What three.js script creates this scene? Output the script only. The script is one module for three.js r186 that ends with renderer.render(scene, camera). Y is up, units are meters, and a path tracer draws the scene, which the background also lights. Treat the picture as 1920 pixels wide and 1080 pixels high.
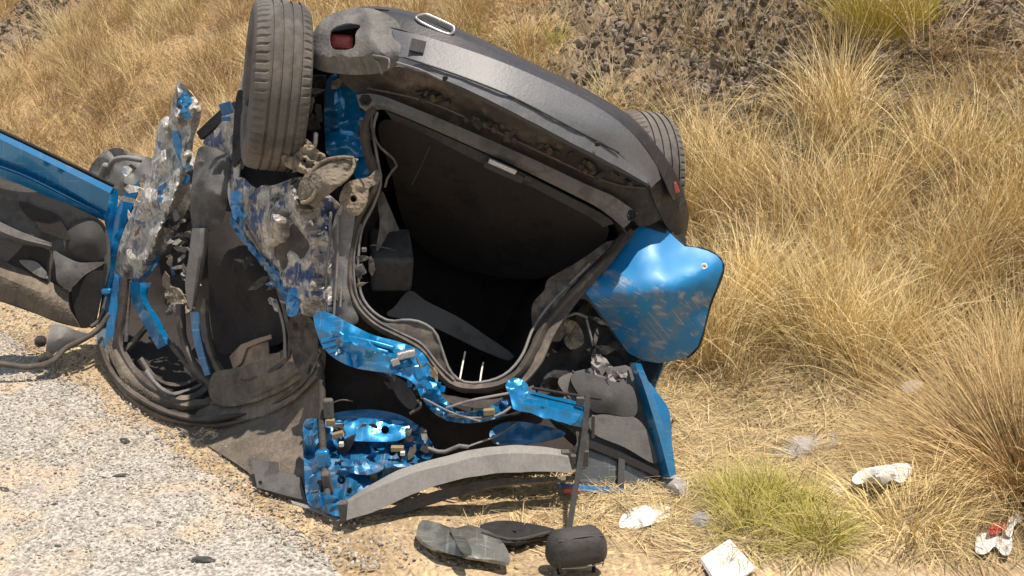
import * as THREE from 'three';
import { mergeGeometries, mergeVertices, toCreasedNormals } from 'three/addons/utils/BufferGeometryUtils.js';
import { RoundedBoxGeometry } from 'three/addons/geometries/RoundedBoxGeometry.js';
import { createNoise3D } from 'simplex-noise';

// ---------------------------------------------------------------- camera, sky, sun, exposure
const scene = new THREE.Scene();
const FOCAL = 1844, PITCH = 17 * Math.PI / 180;            // focal length in 1920-wide pixels
const EYE = new THREE.Vector3(0, 1.75, 0);
const camera = new THREE.PerspectiveCamera(2 * Math.atan(540 / FOCAL) * 180 / Math.PI, 16 / 9, 0.05, 600);
camera.position.copy(EYE);
camera.lookAt(0, EYE.y - Math.sin(PITCH), -Math.cos(PITCH));

const sunDir = new THREE.Vector3(0.24, 0.95, 0.02).normalize();
// a pale summer sky, hazy towards the horizon, brighter around the sun
{
  const w = 256, h = 128, d = new Float32Array(w * h * 4), v = new THREE.Vector3();
  for (let j = 0; j < h; j++) for (let i = 0; i < w; i++) {
    const lat = ((j + .5) / h - .5) * Math.PI, lon = ((i + .5) / w - .5) * 2 * Math.PI;
    v.set(Math.cos(lat) * Math.cos(lon), Math.sin(lat), Math.cos(lat) * Math.sin(lon));
    const e = Math.pow(Math.max(0, v.y), .55), g = Math.pow(Math.max(0, v.dot(sunDir)), 6), k = (j * w + i) * 4, c = [.47, .48, .49], z = [.17, .235, .335];
    for (let m = 0; m < 3; m++) d[k + m] = (c[m] + (z[m] - c[m]) * e + g * [.22, .20, .17][m]) * (v.y < 0 ? .55 : 1);
    d[k + 3] = 1;
  }
  const t = new THREE.DataTexture(d, w, h, THREE.RGBAFormat, THREE.FloatType); t.mapping = THREE.EquirectangularReflectionMapping; t.magFilter = t.minFilter = THREE.LinearFilter; t.needsUpdate = true;
  scene.background = t; scene.environment = t;
}
const sun = new THREE.DirectionalLight(0xfff2e4, 4.4);
sun.position.copy(sunDir).multiplyScalar(30).add(new THREE.Vector3(0, 0, -4));
sun.target.position.set(0, 0, -4);
sun.castShadow = true;
sun.shadow.mapSize.set(4096, 4096);
Object.assign(sun.shadow.camera, { left: -8, right: 8, top: 8, bottom: -8, near: 1, far: 60 });
scene.add(sun, sun.target);

const renderer = new THREE.WebGLRenderer({ antialias: true });
renderer.toneMapping = THREE.LinearToneMapping;
renderer.toneMappingExposure = 1.45;
renderer.shadowMap.enabled = true;

// ---------------------------------------------------------------- helpers: random, noise, names
function rng(seed) {
  let a = seed >>> 0;
  return () => { a = (a + 0x6D2B79F5) | 0; let t = Math.imul(a ^ (a >>> 15), 1 | a); t = (t + Math.imul(t ^ (t >>> 7), 61 | t)) ^ t; return ((t ^ (t >>> 14)) >>> 0) / 4294967296; };
}
const noise3 = createNoise3D(rng(7));
const clamp = (x, a = 0, b = 1) => Math.min(b, Math.max(a, x));
const lerp = (a, b, t) => a + (b - a) * t;
const smooth = (a, b, x) => { const t = clamp((x - a) / (b - a)); return t * t * (3 - 2 * t); };
const fbm = (x, y, z, n = 4) => { let s = 0, a = 0.5; for (let i = 0; i < n; i++) { s += a * noise3(x, y, z); x *= 2.03; y *= 2.03; z *= 2.03; a *= 0.5; } return s; };
const taken = {};
function numbered(name) { const k = taken[name] = (taken[name] ?? -1) + 1; return k ? name + '_' + String(k).padStart(3, '0') : name; }
function tag(o, label, category, group) { o.userData.label = label; o.userData.category = category; if (group) o.userData.group = group; return o; }
function shadows(o) { o.castShadow = true; o.receiveShadow = true; return o; }
const V = (x, y, z) => new THREE.Vector3(x, y, z);
// a survey of the place: bearing and elevation read from the photograph (px, py) with a distance in metres gives a point in the world
const SP = Math.sin(PITCH), CP = Math.cos(PITCH);
function at(px, py, t) {
  const u = (px - 960) / FOCAL, v = (540 - py) / FOCAL;
  return V(EYE.x + t * u, EYE.y + t * (v * CP - SP), EYE.z + t * (-v * SP - CP));
}

// ---------------------------------------------------------------- procedural textures (colour, grain, wear)
// periodic value noise, so that textures tile
function tileNoise(seed) {
  const r = rng(seed), T = new Float32Array(256 * 256); for (let i = 0; i < T.length; i++) T[i] = r();
  return (u, v, f, fy = f) => {
    const x = u * f, y = v * fy, xi = Math.floor(x), yi = Math.floor(y); let fx = x - xi, fv = y - yi;
    fx = fx * fx * (3 - 2 * fx); fv = fv * fv * (3 - 2 * fv);
    const x0 = ((xi % f) + f) % f, x1 = (x0 + 1) % f, y0 = ((yi % fy) + fy) % fy, y1 = (y0 + 1) % fy;
    const g = (a, b) => T[((b * 131 + f * 17) & 255) * 256 + ((a * 57 + fy * 29) & 255)];
    return lerp(lerp(g(x0, y0), g(x1, y0), fx), lerp(g(x0, y1), g(x1, y1), fx), fv);
  };
}
function tileFbm(n, u, v, f, o = 4) { let s = 0, a = 0.5, t = 0; for (let i = 0; i < o; i++) { s += a * n(u, v, f); t += a; f *= 2; a *= 0.55; if (f > 256) break; } return s / t; }
const toS = (c) => Math.round(255 * clamp(c <= 0.0031308 ? 12.92 * c : 1.055 * Math.pow(c, 1 / 2.4) - 0.055));
function makeTexture(size, fn, linear = false) {
  const d = new Uint8Array(size * size * 4);
  for (let j = 0; j < size; j++) for (let i = 0; i < size; i++) {
    const c = fn((i + 0.5) / size, (j + 0.5) / size), k = (j * size + i) * 4;
    for (let m = 0; m < 3; m++) d[k + m] = linear ? Math.round(255 * clamp(c[m])) : toS(c[m]);
    d[k + 3] = 255;
  }
  const t = new THREE.DataTexture(d, size, size);
  t.wrapS = t.wrapT = THREE.RepeatWrapping; t.magFilter = THREE.LinearFilter; t.minFilter = THREE.LinearMipmapLinearFilter; t.generateMipmaps = true;
  if (!linear) t.colorSpace = THREE.SRGBColorSpace;
  t.needsUpdate = true; return t;
}
const mix3 = (a, b, t) => [lerp(a[0], b[0], t), lerp(a[1], b[1], t), lerp(a[2], b[2], t)];

// ---------------------------------------------------------------- the lie of the land
const roadEdge = (x) => (x > -3 ? 2.30 - x : 5.30 + 0.5 * (-3 - x));          // distance d = -z of the road's edge
function bankFoot(x, d) { return 0.447 * x + 0.894 * d; }
function heightAt(x, z) {
  const d = -z, e = d - roadEdge(x);
  const off = smooth(0.15, 1.1, e);
  let h = -0.085 * off;                                                    // shallow ditch beside the road
  h += (0.018 * fbm(x * 1.3, 3, z * 1.3, 3) + 0.012 * fbm(x * 5, 9, z * 5, 3)) * smooth(-0.1, 0.5, e);
  const q = bankFoot(x, d) - 4.75 - 0.25 * noise3(x * 0.5, 2, z * 0.5);
  const r = 0.55 * (q + Math.sqrt(q * q + 0.12));                            // rounded foot, then the slope
  const rise = 0.80 * r * 0.91;
  h += 7 * (1 - Math.exp(-rise / 7));
  const k = smooth(0.1, 0.7, q);
  h += k * (0.16 * fbm(x * 0.9, 5, z * 0.9, 3) + bareness(x, z) * (0.13 * Math.abs(noise3(x * 3.5, 1, z * 3.5)) + 0.09 * Math.abs(noise3(x * 9, 4, z * 9)) + 0.03 * noise3(x * 20, 4, z * 20) - 0.07));
  if (e < 0.1) h = Math.min(h, lerp(-0.016, -0.004, smooth(-.15, .1, e)));
  return h;
}
// the earth cutting without grass, in plan
const bareSpots = [];
function bareness(x, z) {
  let b = 0; for (const [cx, cz, rx, rz] of bareSpots) { const dx = (x - cx) / rx, dz = (z - cz) / rz; b = Math.max(b, 1 - smooth(0.6, 1.15, Math.sqrt(dx * dx + dz * dz) + 0.35 * noise3(x * 1.4, 8, z * 1.4))); }
  return b;
}
function toGround(px, py) {                                                // walk a sight line until it meets the ground
  let t0 = 1.5; for (let t = 1.5; t < 30; t += 0.02) { const p = at(px, py, t); if (p.y < heightAt(p.x, p.z)) { t0 = t; break; } t0 = t; }
  const p = at(px, py, t0); p.y = heightAt(p.x, p.z); return p;
}
for (const [px, py, rx, rz] of [[1180, 60, .75, .8], [1330, 130, .85, .7], [1480, 40, .55, .7], [1400, 200, .7, .4], [1850, 40, .5, .5], [60, 60, .5, .5], [1640, 190, .3, .35], [1720, 300, .34, .22], [1590, 330, .22, .2], [1830, 230, .3, .22], [1450, 300, .25, .2]]) {
  const p = toGround(px, py); bareSpots.push([p.x, p.z, rx, rz]);
}

// ---------------------------------------------------------------- ground, road
const gn = tileNoise(11);
const texSoil = makeTexture(1024, (u, v) => {
  const a = tileFbm(gn, u, v, 8, 5), b = tileFbm(gn, u + .3, v + .7, 64, 3), c = gn(u, v, 200), s = gn(u, v, 120, 30), s2 = gn(u + .5, v, 24, 130);
  let col = mix3([.30, .225, .135], [.50, .40, .265], clamp(a * 1.7 - .35));
  col = mix3(col, [.20, .145, .085], smooth(.62, .85, b) * .7);
  col = mix3(col, [.66, .52, .29], smooth(.75, .92, Math.max(s, s2)) * .65);
  return col.map((x) => x * (0.8 + 0.4 * c));
});
const texSoilBump = makeTexture(512, (u, v) => { const h = .5 * tileFbm(gn, u, v, 16, 5) + .5 * tileFbm(gn, u, v, 64, 2); return [h, h, h]; }, true);
texSoil.repeat.set(0.5, 0.5); texSoilBump.repeat.set(1, 1);
const texRoad = makeTexture(1024, (u, v) => {
  const a = tileFbm(gn, u, v, 6, 4), c = gn(u, v, 128), c2 = gn(u + .37, v + .11, 180), f = gn(u, v, 250);
  let col = mix3([.22, .205, .18], [.46, .43, .38], smooth(.25, .75, c * .6 + c2 * .5));
  col = mix3(col, [.50, .39, .265], smooth(.42, .68, a) * .75);
  return col.map((x) => x * (.75 + .5 * f));
});
const texRoadBump = makeTexture(1024, (u, v) => { const h = .55 * gn(u, v, 128) + .45 * gn(u + .37, v + .11, 180); return [h, h, h]; }, true);
texRoad.repeat.set(.8, .8); texRoadBump.repeat.set(.8, .8);
function axis(c0, c1, step, far) {                                          // fine between c0 and c1, growing outwards
  const a = []; for (let x = c0; x <= c1 + 1e-6; x += step) a.push(x);
  let s = step; while (a[a.length - 1] < far) { s *= 1.35; a.push(a[a.length - 1] + s); }
  s = step; while (a[0] > -far) { s *= 1.35; a.unshift(a[0] - s); }
  return a;
}
function gridMesh(xs, zs, yf, colf) {
  const nx = xs.length, nz = zs.length, pos = new Float32Array(nx * nz * 3), uv = new Float32Array(nx * nz * 2), col = colf && new Float32Array(nx * nz * 3), idx = [];
  for (let j = 0; j < nz; j++) for (let i = 0; i < nx; i++) {
    const k = j * nx + i, p = yf(xs[i], zs[j]);
    pos.set(p, 3 * k); uv.set([p[0], p[2]], 2 * k); if (col) col.set(colf(p[0], p[2]), 3 * k);
    if (i < nx - 1 && j < nz - 1) idx.push(k, k + nx, k + 1, k + 1, k + nx, k + nx + 1);
  }
  const g = new THREE.BufferGeometry();
  g.setAttribute('position', new THREE.BufferAttribute(pos, 3)); g.setAttribute('uv', new THREE.BufferAttribute(uv, 2));
  if (col) g.setAttribute('color', new THREE.BufferAttribute(col, 3));
  g.setIndex(idx); g.computeVertexNormals(); return g;
}
const soilMat = new THREE.MeshStandardMaterial({ map: texSoil, bumpMap: texSoilBump, bumpScale: 0.03, roughness: 1, vertexColors: true });
function soilTint(x, z) {
  const b = bareness(x, z), n = fbm(x * 1.7, 6, z * 1.7, 3), f = smooth(4.3, 5.2, bankFoot(x, -z));
  let c = mix3([1, .96, .90], [.80, .68, .52], clamp(f + .3 * n));
  c = mix3(c, [.48, .46, .46], b);
  return c.map((v) => v * (1 + .18 * n));
}
const ground = shadows(new THREE.Mesh(gridMesh(axis(-4.6, 4.4, 0.035, 220), axis(-9.4, -2.6, 0.035, 220), (x, z) => [x, heightAt(x, z), z], soilTint), soilMat));
ground.name = 'ground'; ground.userData.kind = 'structure'; scene.add(ground);
{
  const xs = []; for (let x = -80; x < -4; x += 0.5) xs.push(x); for (let x = -4; x < 2; x += 0.04) xs.push(x); for (let x = 2; x < 60; x += 0.5) xs.push(x);
  const ws = []; for (let w = 0; w < 1.5; w += 0.04) ws.push(w); for (let w = 1.5; w < 7; w += 0.25) ws.push(w);
  const g = gridMesh(xs, ws, (x, w) => {
    const d = roadEdge(x) - w - 0.16 * fbm(x * 2.2, 1, 0, 4) * smooth(.5, 0, w);
    return [x, lerp(-0.022, 0.004, smooth(0, 0.22, w)) + 0.004 * fbm(x * 9, 2, d * 9, 3) * smooth(0, .1, w), -d];
  });
  // rows run towards the viewer, so turn the faces up
  const m = shadows(new THREE.Mesh(g, new THREE.MeshStandardMaterial({ map: texRoad, bumpMap: texRoadBump, bumpScale: 0.01, roughness: .95 })));
  m.name = 'road'; m.userData.kind = 'structure'; scene.add(m);
}
// ---------------------------------------------------------------- loose stones, clods and straw (nobody could count them)
function lump(seed, detail = 1, rough = .28) {
  const g = mergeVertices(new THREE.IcosahedronGeometry(1, detail).deleteAttribute('normal').deleteAttribute('uv')), p = g.attributes.position;
  for (let i = 0; i < p.count; i++) { const v = V().fromBufferAttribute(p, i), k = 1 + rough * noise3(v.x * 1.3 + seed * 9, v.y * 1.3, v.z * 1.3); v.multiplyScalar(k); p.setXYZ(i, v.x, v.y * .72, v.z); }
  const f = g.toNonIndexed(); f.computeVertexNormals(); return f;
}
const M4 = new THREE.Matrix4(), Q = new THREE.Quaternion(), E = new THREE.Euler();
function instanced(name, label, category, geo, mat, items) {               // items: [x, y, z, ex, ey, ez, sx, sy, sz, r, g, b]
  const m = new THREE.InstancedMesh(geo, mat, items.length), c = new THREE.Color();
  items.forEach((i, k) => {
    M4.compose(V(i[0], i[1], i[2]), Q.setFromEuler(E.set(i[3], i[4], i[5])), V(i[6], i[7], i[8])); m.setMatrixAt(k, M4);
    m.setColorAt(k, c.setRGB(i[9], i[10], i[11]));
  });
  m.name = numbered(name); m.userData.kind = 'stuff'; m.userData.label = label; m.userData.category = category; shadows(m); scene.add(m); return m;
}
const white = (o = {}) => new THREE.MeshStandardMaterial({ color: 0xffffff, roughness: .95, ...o });
{
  const r = rng(21);
  for (let k = 0; k < 3; k++) {
    const it = [];
    for (let i = 0; i < 15000; i++) {
      const x = -2.9 + r() * 3.6, e = -1.5 + 2.15 * Math.pow(r(), .9), d = roadEdge(x) + e; if (d < 2.7) continue;
      if (e > -.2 && r() < smooth(-.2, .55, e + .35 * noise3(x * 3, 9, d * 3)) * .95) continue;
      const s = .0020 + .0052 * Math.pow(r(), 2.6), y = e < 0 ? .004 : heightAt(x, -d), w = .66 + .36 * r(), tan = clamp(.10 + smooth(-.55, .2, e + .5 * noise3(x * 2, 5, d * 2))) * (.5 + .5 * r());
      const c = mix3([.50 * w, .47 * w, .415 * w], [.46 * w, .37 * w, .265 * w], tan);
      const dark = r() < .05 ? .45 : 1;
      it.push([x, y + s * .3, -d, r() * 6, r() * 6, r() * 6, s * (1 + .5 * r()), s, s * (1 + .5 * r()), c[0] * dark, c[1] * dark, c[2] * dark]);
    }
    instanced('gravel', 'pale loose gravel strewn over the road edge', 'gravel', lump(k, 0, .3), white(), it);
  }
  for (let k = 0; k < 3; k++) {
    const it = [];
    for (let i = 0; i < 9000; i++) {
      const [cx, cz, rx, rz] = bareSpots[Math.floor(r() * bareSpots.length)];
      const x = cx + (r() * 2 - 1) * rx * 1.25, z = cz + (r() * 2 - 1) * rz * 1.25; if (r() > bareness(x, z) * .85 + .03) continue;
      const s = .004 + .021 * Math.pow(r(), 3.2), w = .5 + .55 * r(), g = r();
      const c = mix3([.25 * w, .195 * w, .14 * w], [.235 * w, .20 * w, .16 * w], g);
      it.push([x, heightAt(x, z) + s * .1, z, r() * 6, r() * 6, r() * 6, s * (1 + .8 * r()), s, s * (1 + .6 * r()), ...c]);
    }
    instanced('earth_clods', 'grey brown crumbling clods on the bare earth bank', 'clods', lump(k + 5, 1, .45), white({ bumpMap: texSoilBump, bumpScale: .004 }), it);
  }
}
// ---------------------------------------------------------------- grass
function blades(seed, n, len, spread, lean, width, segs = 5, droop = 1) {
  const r = rng(seed), pos = [], idx = [], nor = [], col = [];
  for (let b = 0; b < n; b++) {
    const az = r() * 6.283, rad = spread * .35 * Math.sqrt(r()), L = len * (.45 + .65 * r()), a0 = lean > 1 ? lean * (.9 + .12 * r()) : lean * (.15 + .85 * r()), bend = droop * (.3 + 1.1 * r()), w = width * (.6 + .7 * r());
    let x = Math.cos(az) * rad, z = Math.sin(az) * rad, y = -.02, th = a0; const az2 = az + (r() - .5) * 1.6, ft = r() * 3.14;
    const tone = .72 + .5 * r(), base = pos.length / 3, sg = Math.sin(az2 - ft) * -1 > 0 ? 1 : -1, wx = sg * Math.cos(ft), wz = sg * Math.sin(ft);
    for (let s = 0; s <= segs; s++) {
      const f = s / segs, ww = w * (1 - .85 * f * f) * .5;
      pos.push(x - wx * ww, y, z - wz * ww, x + wx * ww, y, z + wz * ww);
      { const ct = Math.cos(th), st = Math.sin(th), tx = Math.cos(az2) * st, tz = Math.sin(az2) * st, n = V(-wz * ct, wz * tx - wx * tz, wx * ct).normalize(); n.y += .55; n.normalize(); nor.push(n.x, n.y, n.z, n.x, n.y, n.z); }
      const c = [tone, tone * (.97 + .05 * r()), tone * (.95 + .1 * r())]; col.push(...c, ...c);
      if (s) { const k = base + 2 * s - 2; idx.push(k, k + 1, k + 2, k + 1, k + 3, k + 2); }
      const dl = L / segs; x += Math.cos(az2) * Math.sin(th) * dl; z += Math.sin(az2) * Math.sin(th) * dl; y += Math.cos(th) * dl; th += bend / segs * (.3 + 1.4 * f) + (r() - .5) * .18;
    }
  }
  const g = new THREE.BufferGeometry();
  g.setAttribute('position', new THREE.Float32BufferAttribute(pos, 3)); g.setAttribute('normal', new THREE.Float32BufferAttribute(nor, 3)); g.setAttribute('color', new THREE.Float32BufferAttribute(col, 3)); g.setIndex(idx);
  return g;
}
const grassMat = new THREE.MeshPhysicalMaterial({ color: 0xffffff, vertexColors: true, roughness: .8, side: THREE.DoubleSide, specularIntensity: .3 });
const inCar = (x, d) => { const a = x + .2 + .42 * (d - 3.9), l = d - 3.25; return l > 0 && l < 3.9 && Math.abs(a) < 1.12; };
const straw = (r, k) => { const w = .62 + .5 * r(); return k < .5 ? [.62 * w, .485 * w, .25 * w] : k < .80 ? [.66 * w, .55 * w, .325 * w] : k < .96 ? [.47 * w, .33 * w, .17 * w] : [.42 * w, .40 * w, .15 * w]; };
{
  const r = rng(33);
  // dry grass over the bank
  for (let k = 0; k < 5; k++) {
    const it = [], geo = blades(100 + k, 64, .42, .26, .98, .0030, 6, 1.35);
    let n = 0;
    while (n < 1850) {
      const x = -6 + r() * 10.5, d = 3.2 + r() * 8.5, z = -d; if (Math.abs(x) > d * .62 + .3) { continue; }
      const q = bankFoot(x, d) - 4.75; n++;
      if (q < -.35 + .3 * noise3(x * 2, 3, z * 2) || q > 5.5) continue;
      const b = bareness(x, z); if (r() < b * .93) continue;
      if (inCar(x, d)) continue;
      const pat = noise3(x * 1.5, 11, z * 1.5) + .5 * noise3(x * 4, 12, z * 4); if (r() < smooth(.05, .6, pat) * (x > .6 ? .95 : .6)) continue;
      const s = (.45 + .8 * Math.pow(r(), 1.5)) * (x > .9 ? 1.25 : .9) * (q < .2 ? .8 : 1), br = smooth(.0, .7, noise3(x * 1.2, 21, z * 1.2)) * (.45 + .55 * r()), c = mix3(straw(r, r()), [.44, .32, .18], br);
      const lean = x > .6 ? .48 : .08;
      it.push([x, heightAt(x, z) - .02, z, (r() - .5) * .6, r() * 6.28, lean + (r() - .5) * .6, s, s, s, ...c]);
    }
    instanced('dry_grass', 'dry golden grass covering the bank', 'grass', geo, grassMat, it);
  }
  // flattened straw and thatch on the ground
  for (let k = 0; k < 3; k++) {
    const it = [], geo = blades(140 + k, 30, .20, .22, 1.62, .0036, 4, .12);
    for (let i = 0; i < 2600; i++) {
      const x = -1.2 + r() * 4.2, d = 2.9 + r() * 3.6, z = -d, e = d - roadEdge(x); if (e < .45 || Math.abs(x) > d * .6) continue;
      if (r() > smooth(.5, 1.6, e) * .95 + .03) continue;
      const s = .5 + .7 * r(); it.push([x, heightAt(x, z) + .022, z, (r() - .5) * .25, r() * 6.28, (r() - .5) * .25, s, s, s, ...straw(r, r() * .95)]);
    }
    instanced('straw_litter', 'flattened dry straw lying on the tan soil', 'straw', geo, grassMat, it);
  }
}
// ---------------------------------------------------------------- car materials
const cn = tileNoise(41), cn2 = tileNoise(57);
// base coat with dust that lies in patches, specks of dirt and fine scratches
function wornTexture(seed, base, dust, amount, scratch, scratchAmount, base2, stained = .38, size = 512) {
  const n = tileNoise(seed), m = tileNoise(seed + 1);
  return makeTexture(size, (u, v) => {
    const big = tileFbm(n, u, v, 4, 5), fine = tileFbm(m, u, v, 32, 4), st = Math.max(m(u + .08 * big, v, 10, 150), n(u, v + .1 * big, 170, 8)), sp = m(u, v, 220);
    let c = base2 ? mix3(base, base2, smooth(.42, .58, tileFbm(m, u + .5, v + .2, 5, 5))) : base;
    c = mix3(c, dust, clamp(smooth(.62 - .35 * amount, .92 - .35 * amount, .55 * big + .45 * fine) * (.35 + .6 * amount)));
    c = mix3(c, scratch, smooth(.80, .95, st) * scratchAmount);
    const stain = smooth(.50, .68, .6 * tileFbm(n, u + .31, v + .77, 9, 4) + .4 * fine);
    return c.map((x) => x * (.88 + .24 * sp) * (1 - stained * stain));
  });
}
// paint scraped down to grey filler, primer and dust: streaks that run one way
const lineGate = (x) => smooth(.45, .6, x);
function scrapeTexture(seed, pale, mid, dark, blue, blueShare) {
  const n = tileNoise(seed), m = tileNoise(seed + 1);
  return makeTexture(1024, (u, v) => {
    const big = tileFbm(n, u, v, 5, 4), st = .6 * n(u + .10 * big, v + .05 * m(u, v, 9), 64, 14) + .4 * m(u + .06 * big, v, 150, 26), f = tileFbm(m, u, v, 26, 4), pit = m(u, v, 120, 90);
    const hair = n(u + .12 * v, v, 230, 10), hair2 = m(u - .1 * v, v, 210, 14);
    let c = mix3(mid, pale, smooth(.40, .60, .25 * st + .75 * f));
    c = mix3(c, dark, smooth(.58, .72, .8 * tileFbm(n, u + .4, v + .2, 15, 5) + .2 * lineGate(st)) * .8);
    c = mix3(c, blue, smooth(.58 - blueShare, .66 - blueShare, tileFbm(m, u + .7, v + .1, 11, 5)) * .9);
    c = mix3(c, pale, smooth(.82, .95, hair) * .7); c = mix3(c, dark, smooth(.86, .97, hair2) * .7);
    return c.map((x) => x * (.75 + .5 * pit));
  });
}
const reliefTex = makeTexture(512, (u, v) => { const h = .6 * tileFbm(cn, u, v, 10, 5) + .4 * cn2(u, v, 120); return [h, h, h]; }, true);
const fineTex = makeTexture(512, (u, v) => { const h = .5 * cn(u, v, 200) + .5 * cn2(u, v, 120); return [h, h, h]; }, true);
const roughTex = makeTexture(512, (u, v) => { const h = .35 + .6 * tileFbm(cn2, u, v, 8, 5); return [h, h, h]; }, true);
const mat = (map, o = {}) => new THREE.MeshPhysicalMaterial({ map, roughness: .75, side: THREE.DoubleSide, bumpMap: fineTex, bumpScale: .0006, ...o });
const DUST = [.30, .245, .18];
const M = {
  paint: mat(wornTexture(61, [.0008, .18, .42], [.14, .22, .26], .08, [.30, .40, .46], .2, null, .06), { roughness: .3, metalness: .4, clearcoat: 1, clearcoatRoughness: .07, bumpScale: .0002 }),
  paintDirty: mat(wornTexture(65, [.004, .125, .29], [.19, .19, .185], .36, [.30, .31, .31], .6, null, .2), { roughness: .45, metalness: .3, clearcoat: .5, clearcoatRoughness: .3 }),
  scuff: mat(scrapeTexture(67, [.52, .495, .44], [.36, .345, .315], [.10, .10, .11], [.09, .14, .25], -.08), { roughness: .55, metalness: .15, bumpMap: reliefTex, bumpScale: .004 }),
  scuffBlue: mat(scrapeTexture(69, [.48, .445, .385], [.27, .25, .225], [.035, .037, .05], [.025, .055, .15], -.015), { roughness: .5, metalness: .2, bumpMap: reliefTex, bumpScale: .005 }),
  bumper: mat(wornTexture(71, [.10, .104, .114], [.18, .17, .155], .16, [.2, .2, .2], .12, null, .08), { roughness: .5 }),
  bumperBlack: mat(wornTexture(73, [.026, .026, .030], [.16, .145, .125], .22, [.12, .12, .12], .2), { roughness: .48 }),
  bumperScuffed: mat(wornTexture(75, [.10, .099, .098], [.21, .197, .175], .6, [.05, .05, .05], .4, null, .3), { roughness: .7, bumpMap: reliefTex, bumpScale: .003 }),
  black: mat(wornTexture(77, [.014, .013, .013], [.11, .09, .07], .12, [.07, .07, .07], .15), { roughness: .8 }),
  cabin: mat(wornTexture(79, [.034, .028, .025], [.06, .05, .042], .25, [.06, .05, .045], .15), { roughness: .95 }),
  grime: mat(wornTexture(81, [.05, .043, .037], [.19, .155, .12], .5, [.02, .02, .02], .4), { roughness: .85, bumpMap: reliefTex, bumpScale: .004 }),
  seal: mat(wornTexture(83, [.075, .065, .056], [.25, .205, .155], .45, [.03, .03, .03], .3), { roughness: .75 }),
  sill: mat(wornTexture(85, [.17, .165, .155], [.28, .245, .195], .35, [.06, .06, .06], .3), { roughness: .6 }),
  trim: mat(wornTexture(87, [.10, .097, .092], [.19, .165, .135], .35, [.05, .05, .05], .15), { roughness: .8 }),
  trimDark: mat(wornTexture(89, [.045, .044, .043], [.15, .13, .105], .28, [.07, .07, .07], .15), { roughness: .75 }),
  trimPale: mat(wornTexture(91, [.235, .225, .21], [.28, .255, .215], .3, [.16, .155, .15], .2, null, .15), { roughness: .85, bumpScale: .0002 }),
  dusty: mat(wornTexture(93, [.13, .108, .084], [.26, .21, .155], .6, [.055, .05, .04], .35), { roughness: .9, bumpMap: reliefTex, bumpScale: .006 }),
  mud: mat(wornTexture(95, [.17, .145, .11], [.36, .30, .21], .6, [.07, .06, .05], .4), { roughness: .95, bumpMap: reliefTex, bumpScale: .012 }),
  card: mat(wornTexture(97, [.34, .245, .165], [.40, .31, .22], .4, [.2, .14, .1], .2), { roughness: .95 }),
  tyre: mat(wornTexture(99, [.115, .106, .096], [.21, .17, .125], .5, [.07, .065, .06], .3), { roughness: .9 }),
  rim: mat(wornTexture(101, [.09, .09, .09], [.16, .135, .105], .4, [.05, .05, .05], .3), { roughness: .5, metalness: .5 }),
  steel: mat(wornTexture(103, [.55, .55, .56], [.3, .26, .2], .25, [.2, .2, .2], .3), { roughness: .35, metalness: .85 }),
  red: mat(wornTexture(105, [.55, .07, .055], [.5, .3, .24], .35, [.3, .1, .1], .3), { roughness: .3, clearcoat: .6, clearcoatRoughness: .2 }),
  brass: mat(wornTexture(107, [.34, .26, .13], [.3, .24, .16], .5, [.2, .15, .1], .3), { roughness: .6, metalness: .3 }),
  paleClip: mat(wornTexture(109, [.72, .70, .64], [.4, .34, .26], .25, [.3, .28, .25], .3), { roughness: .6 }),
  glass: new THREE.MeshPhysicalMaterial({ color: 0xdfe8e6, roughness: .12, transmission: .85, thickness: 0, ior: 1.5, side: THREE.DoubleSide }),
  dustyGlass: mat(wornTexture(111, [.07, .075, .072], [.26, .24, .20], .45, [.3, .3, .28], .5), { roughness: .25, clearcoat: 1, clearcoatRoughness: .1 }),
};
for (const k of ['scuff', 'scuffBlue']) M[k].map.repeat.set(1.5, 1.5);
// ---------------------------------------------------------------- bent sheet metal, mouldings and tubes
const creaseDirs = (() => { const r = rng(5), a = []; for (let i = 0; i < 24; i++) a.push([V(r() - .5, r() - .5, r() - .5).normalize(), r()]); return a; })();
function crease(p, freq, seed) {                                            // sharp folds in random directions
  let s = 0; const w = .35 * noise3(p.x * freq * .35 + seed, p.y * freq * .35, p.z * freq * .35);
  for (let i = 0; i < 4; i++) { const [d, o] = creaseDirs[(seed * 5 + i * 7) % 24]; const x = p.dot(d) * freq * (.6 + .45 * i) + o * 7 + seed + w; s += (Math.abs(x - Math.floor(x) - .5) * 4 - 1) / (1 + .5 * i); }
  return s / 2.6;
}
function spline(pts, n, closed = false) {                                   // n points along a smooth path through pts of any width
  const m = pts.length, out = [], segs = closed ? m : m - 1, L = [0];
  const g = (i) => pts[closed ? ((i % m) + m) % m : clamp(i, 0, m - 1)];
  for (let i = 0; i < segs; i++) L.push(L[i] + Math.hypot(...g(i).slice(0, 2).map((v, k) => v - g(i + 1)[k])) + 1e-6);
  const count = closed ? n : n - 1;
  for (let k = 0; k < n; k++) {
    const s = L[segs] * k / count; let i = 0; while (i < segs - 1 && L[i + 1] < s) i++;
    const t = clamp((s - L[i]) / (L[i + 1] - L[i])), a = g(i - 1), b = g(i), c = g(i + 1), d = g(i + 2);
    out.push(b.map((_, q) => .5 * (2 * b[q] + (c[q] - a[q]) * t + (2 * a[q] - 5 * b[q] + 4 * c[q] - d[q]) * t * t + (3 * b[q] - a[q] - 3 * c[q] + d[q]) * t * t * t)));
  }
  return out;
}
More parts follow.
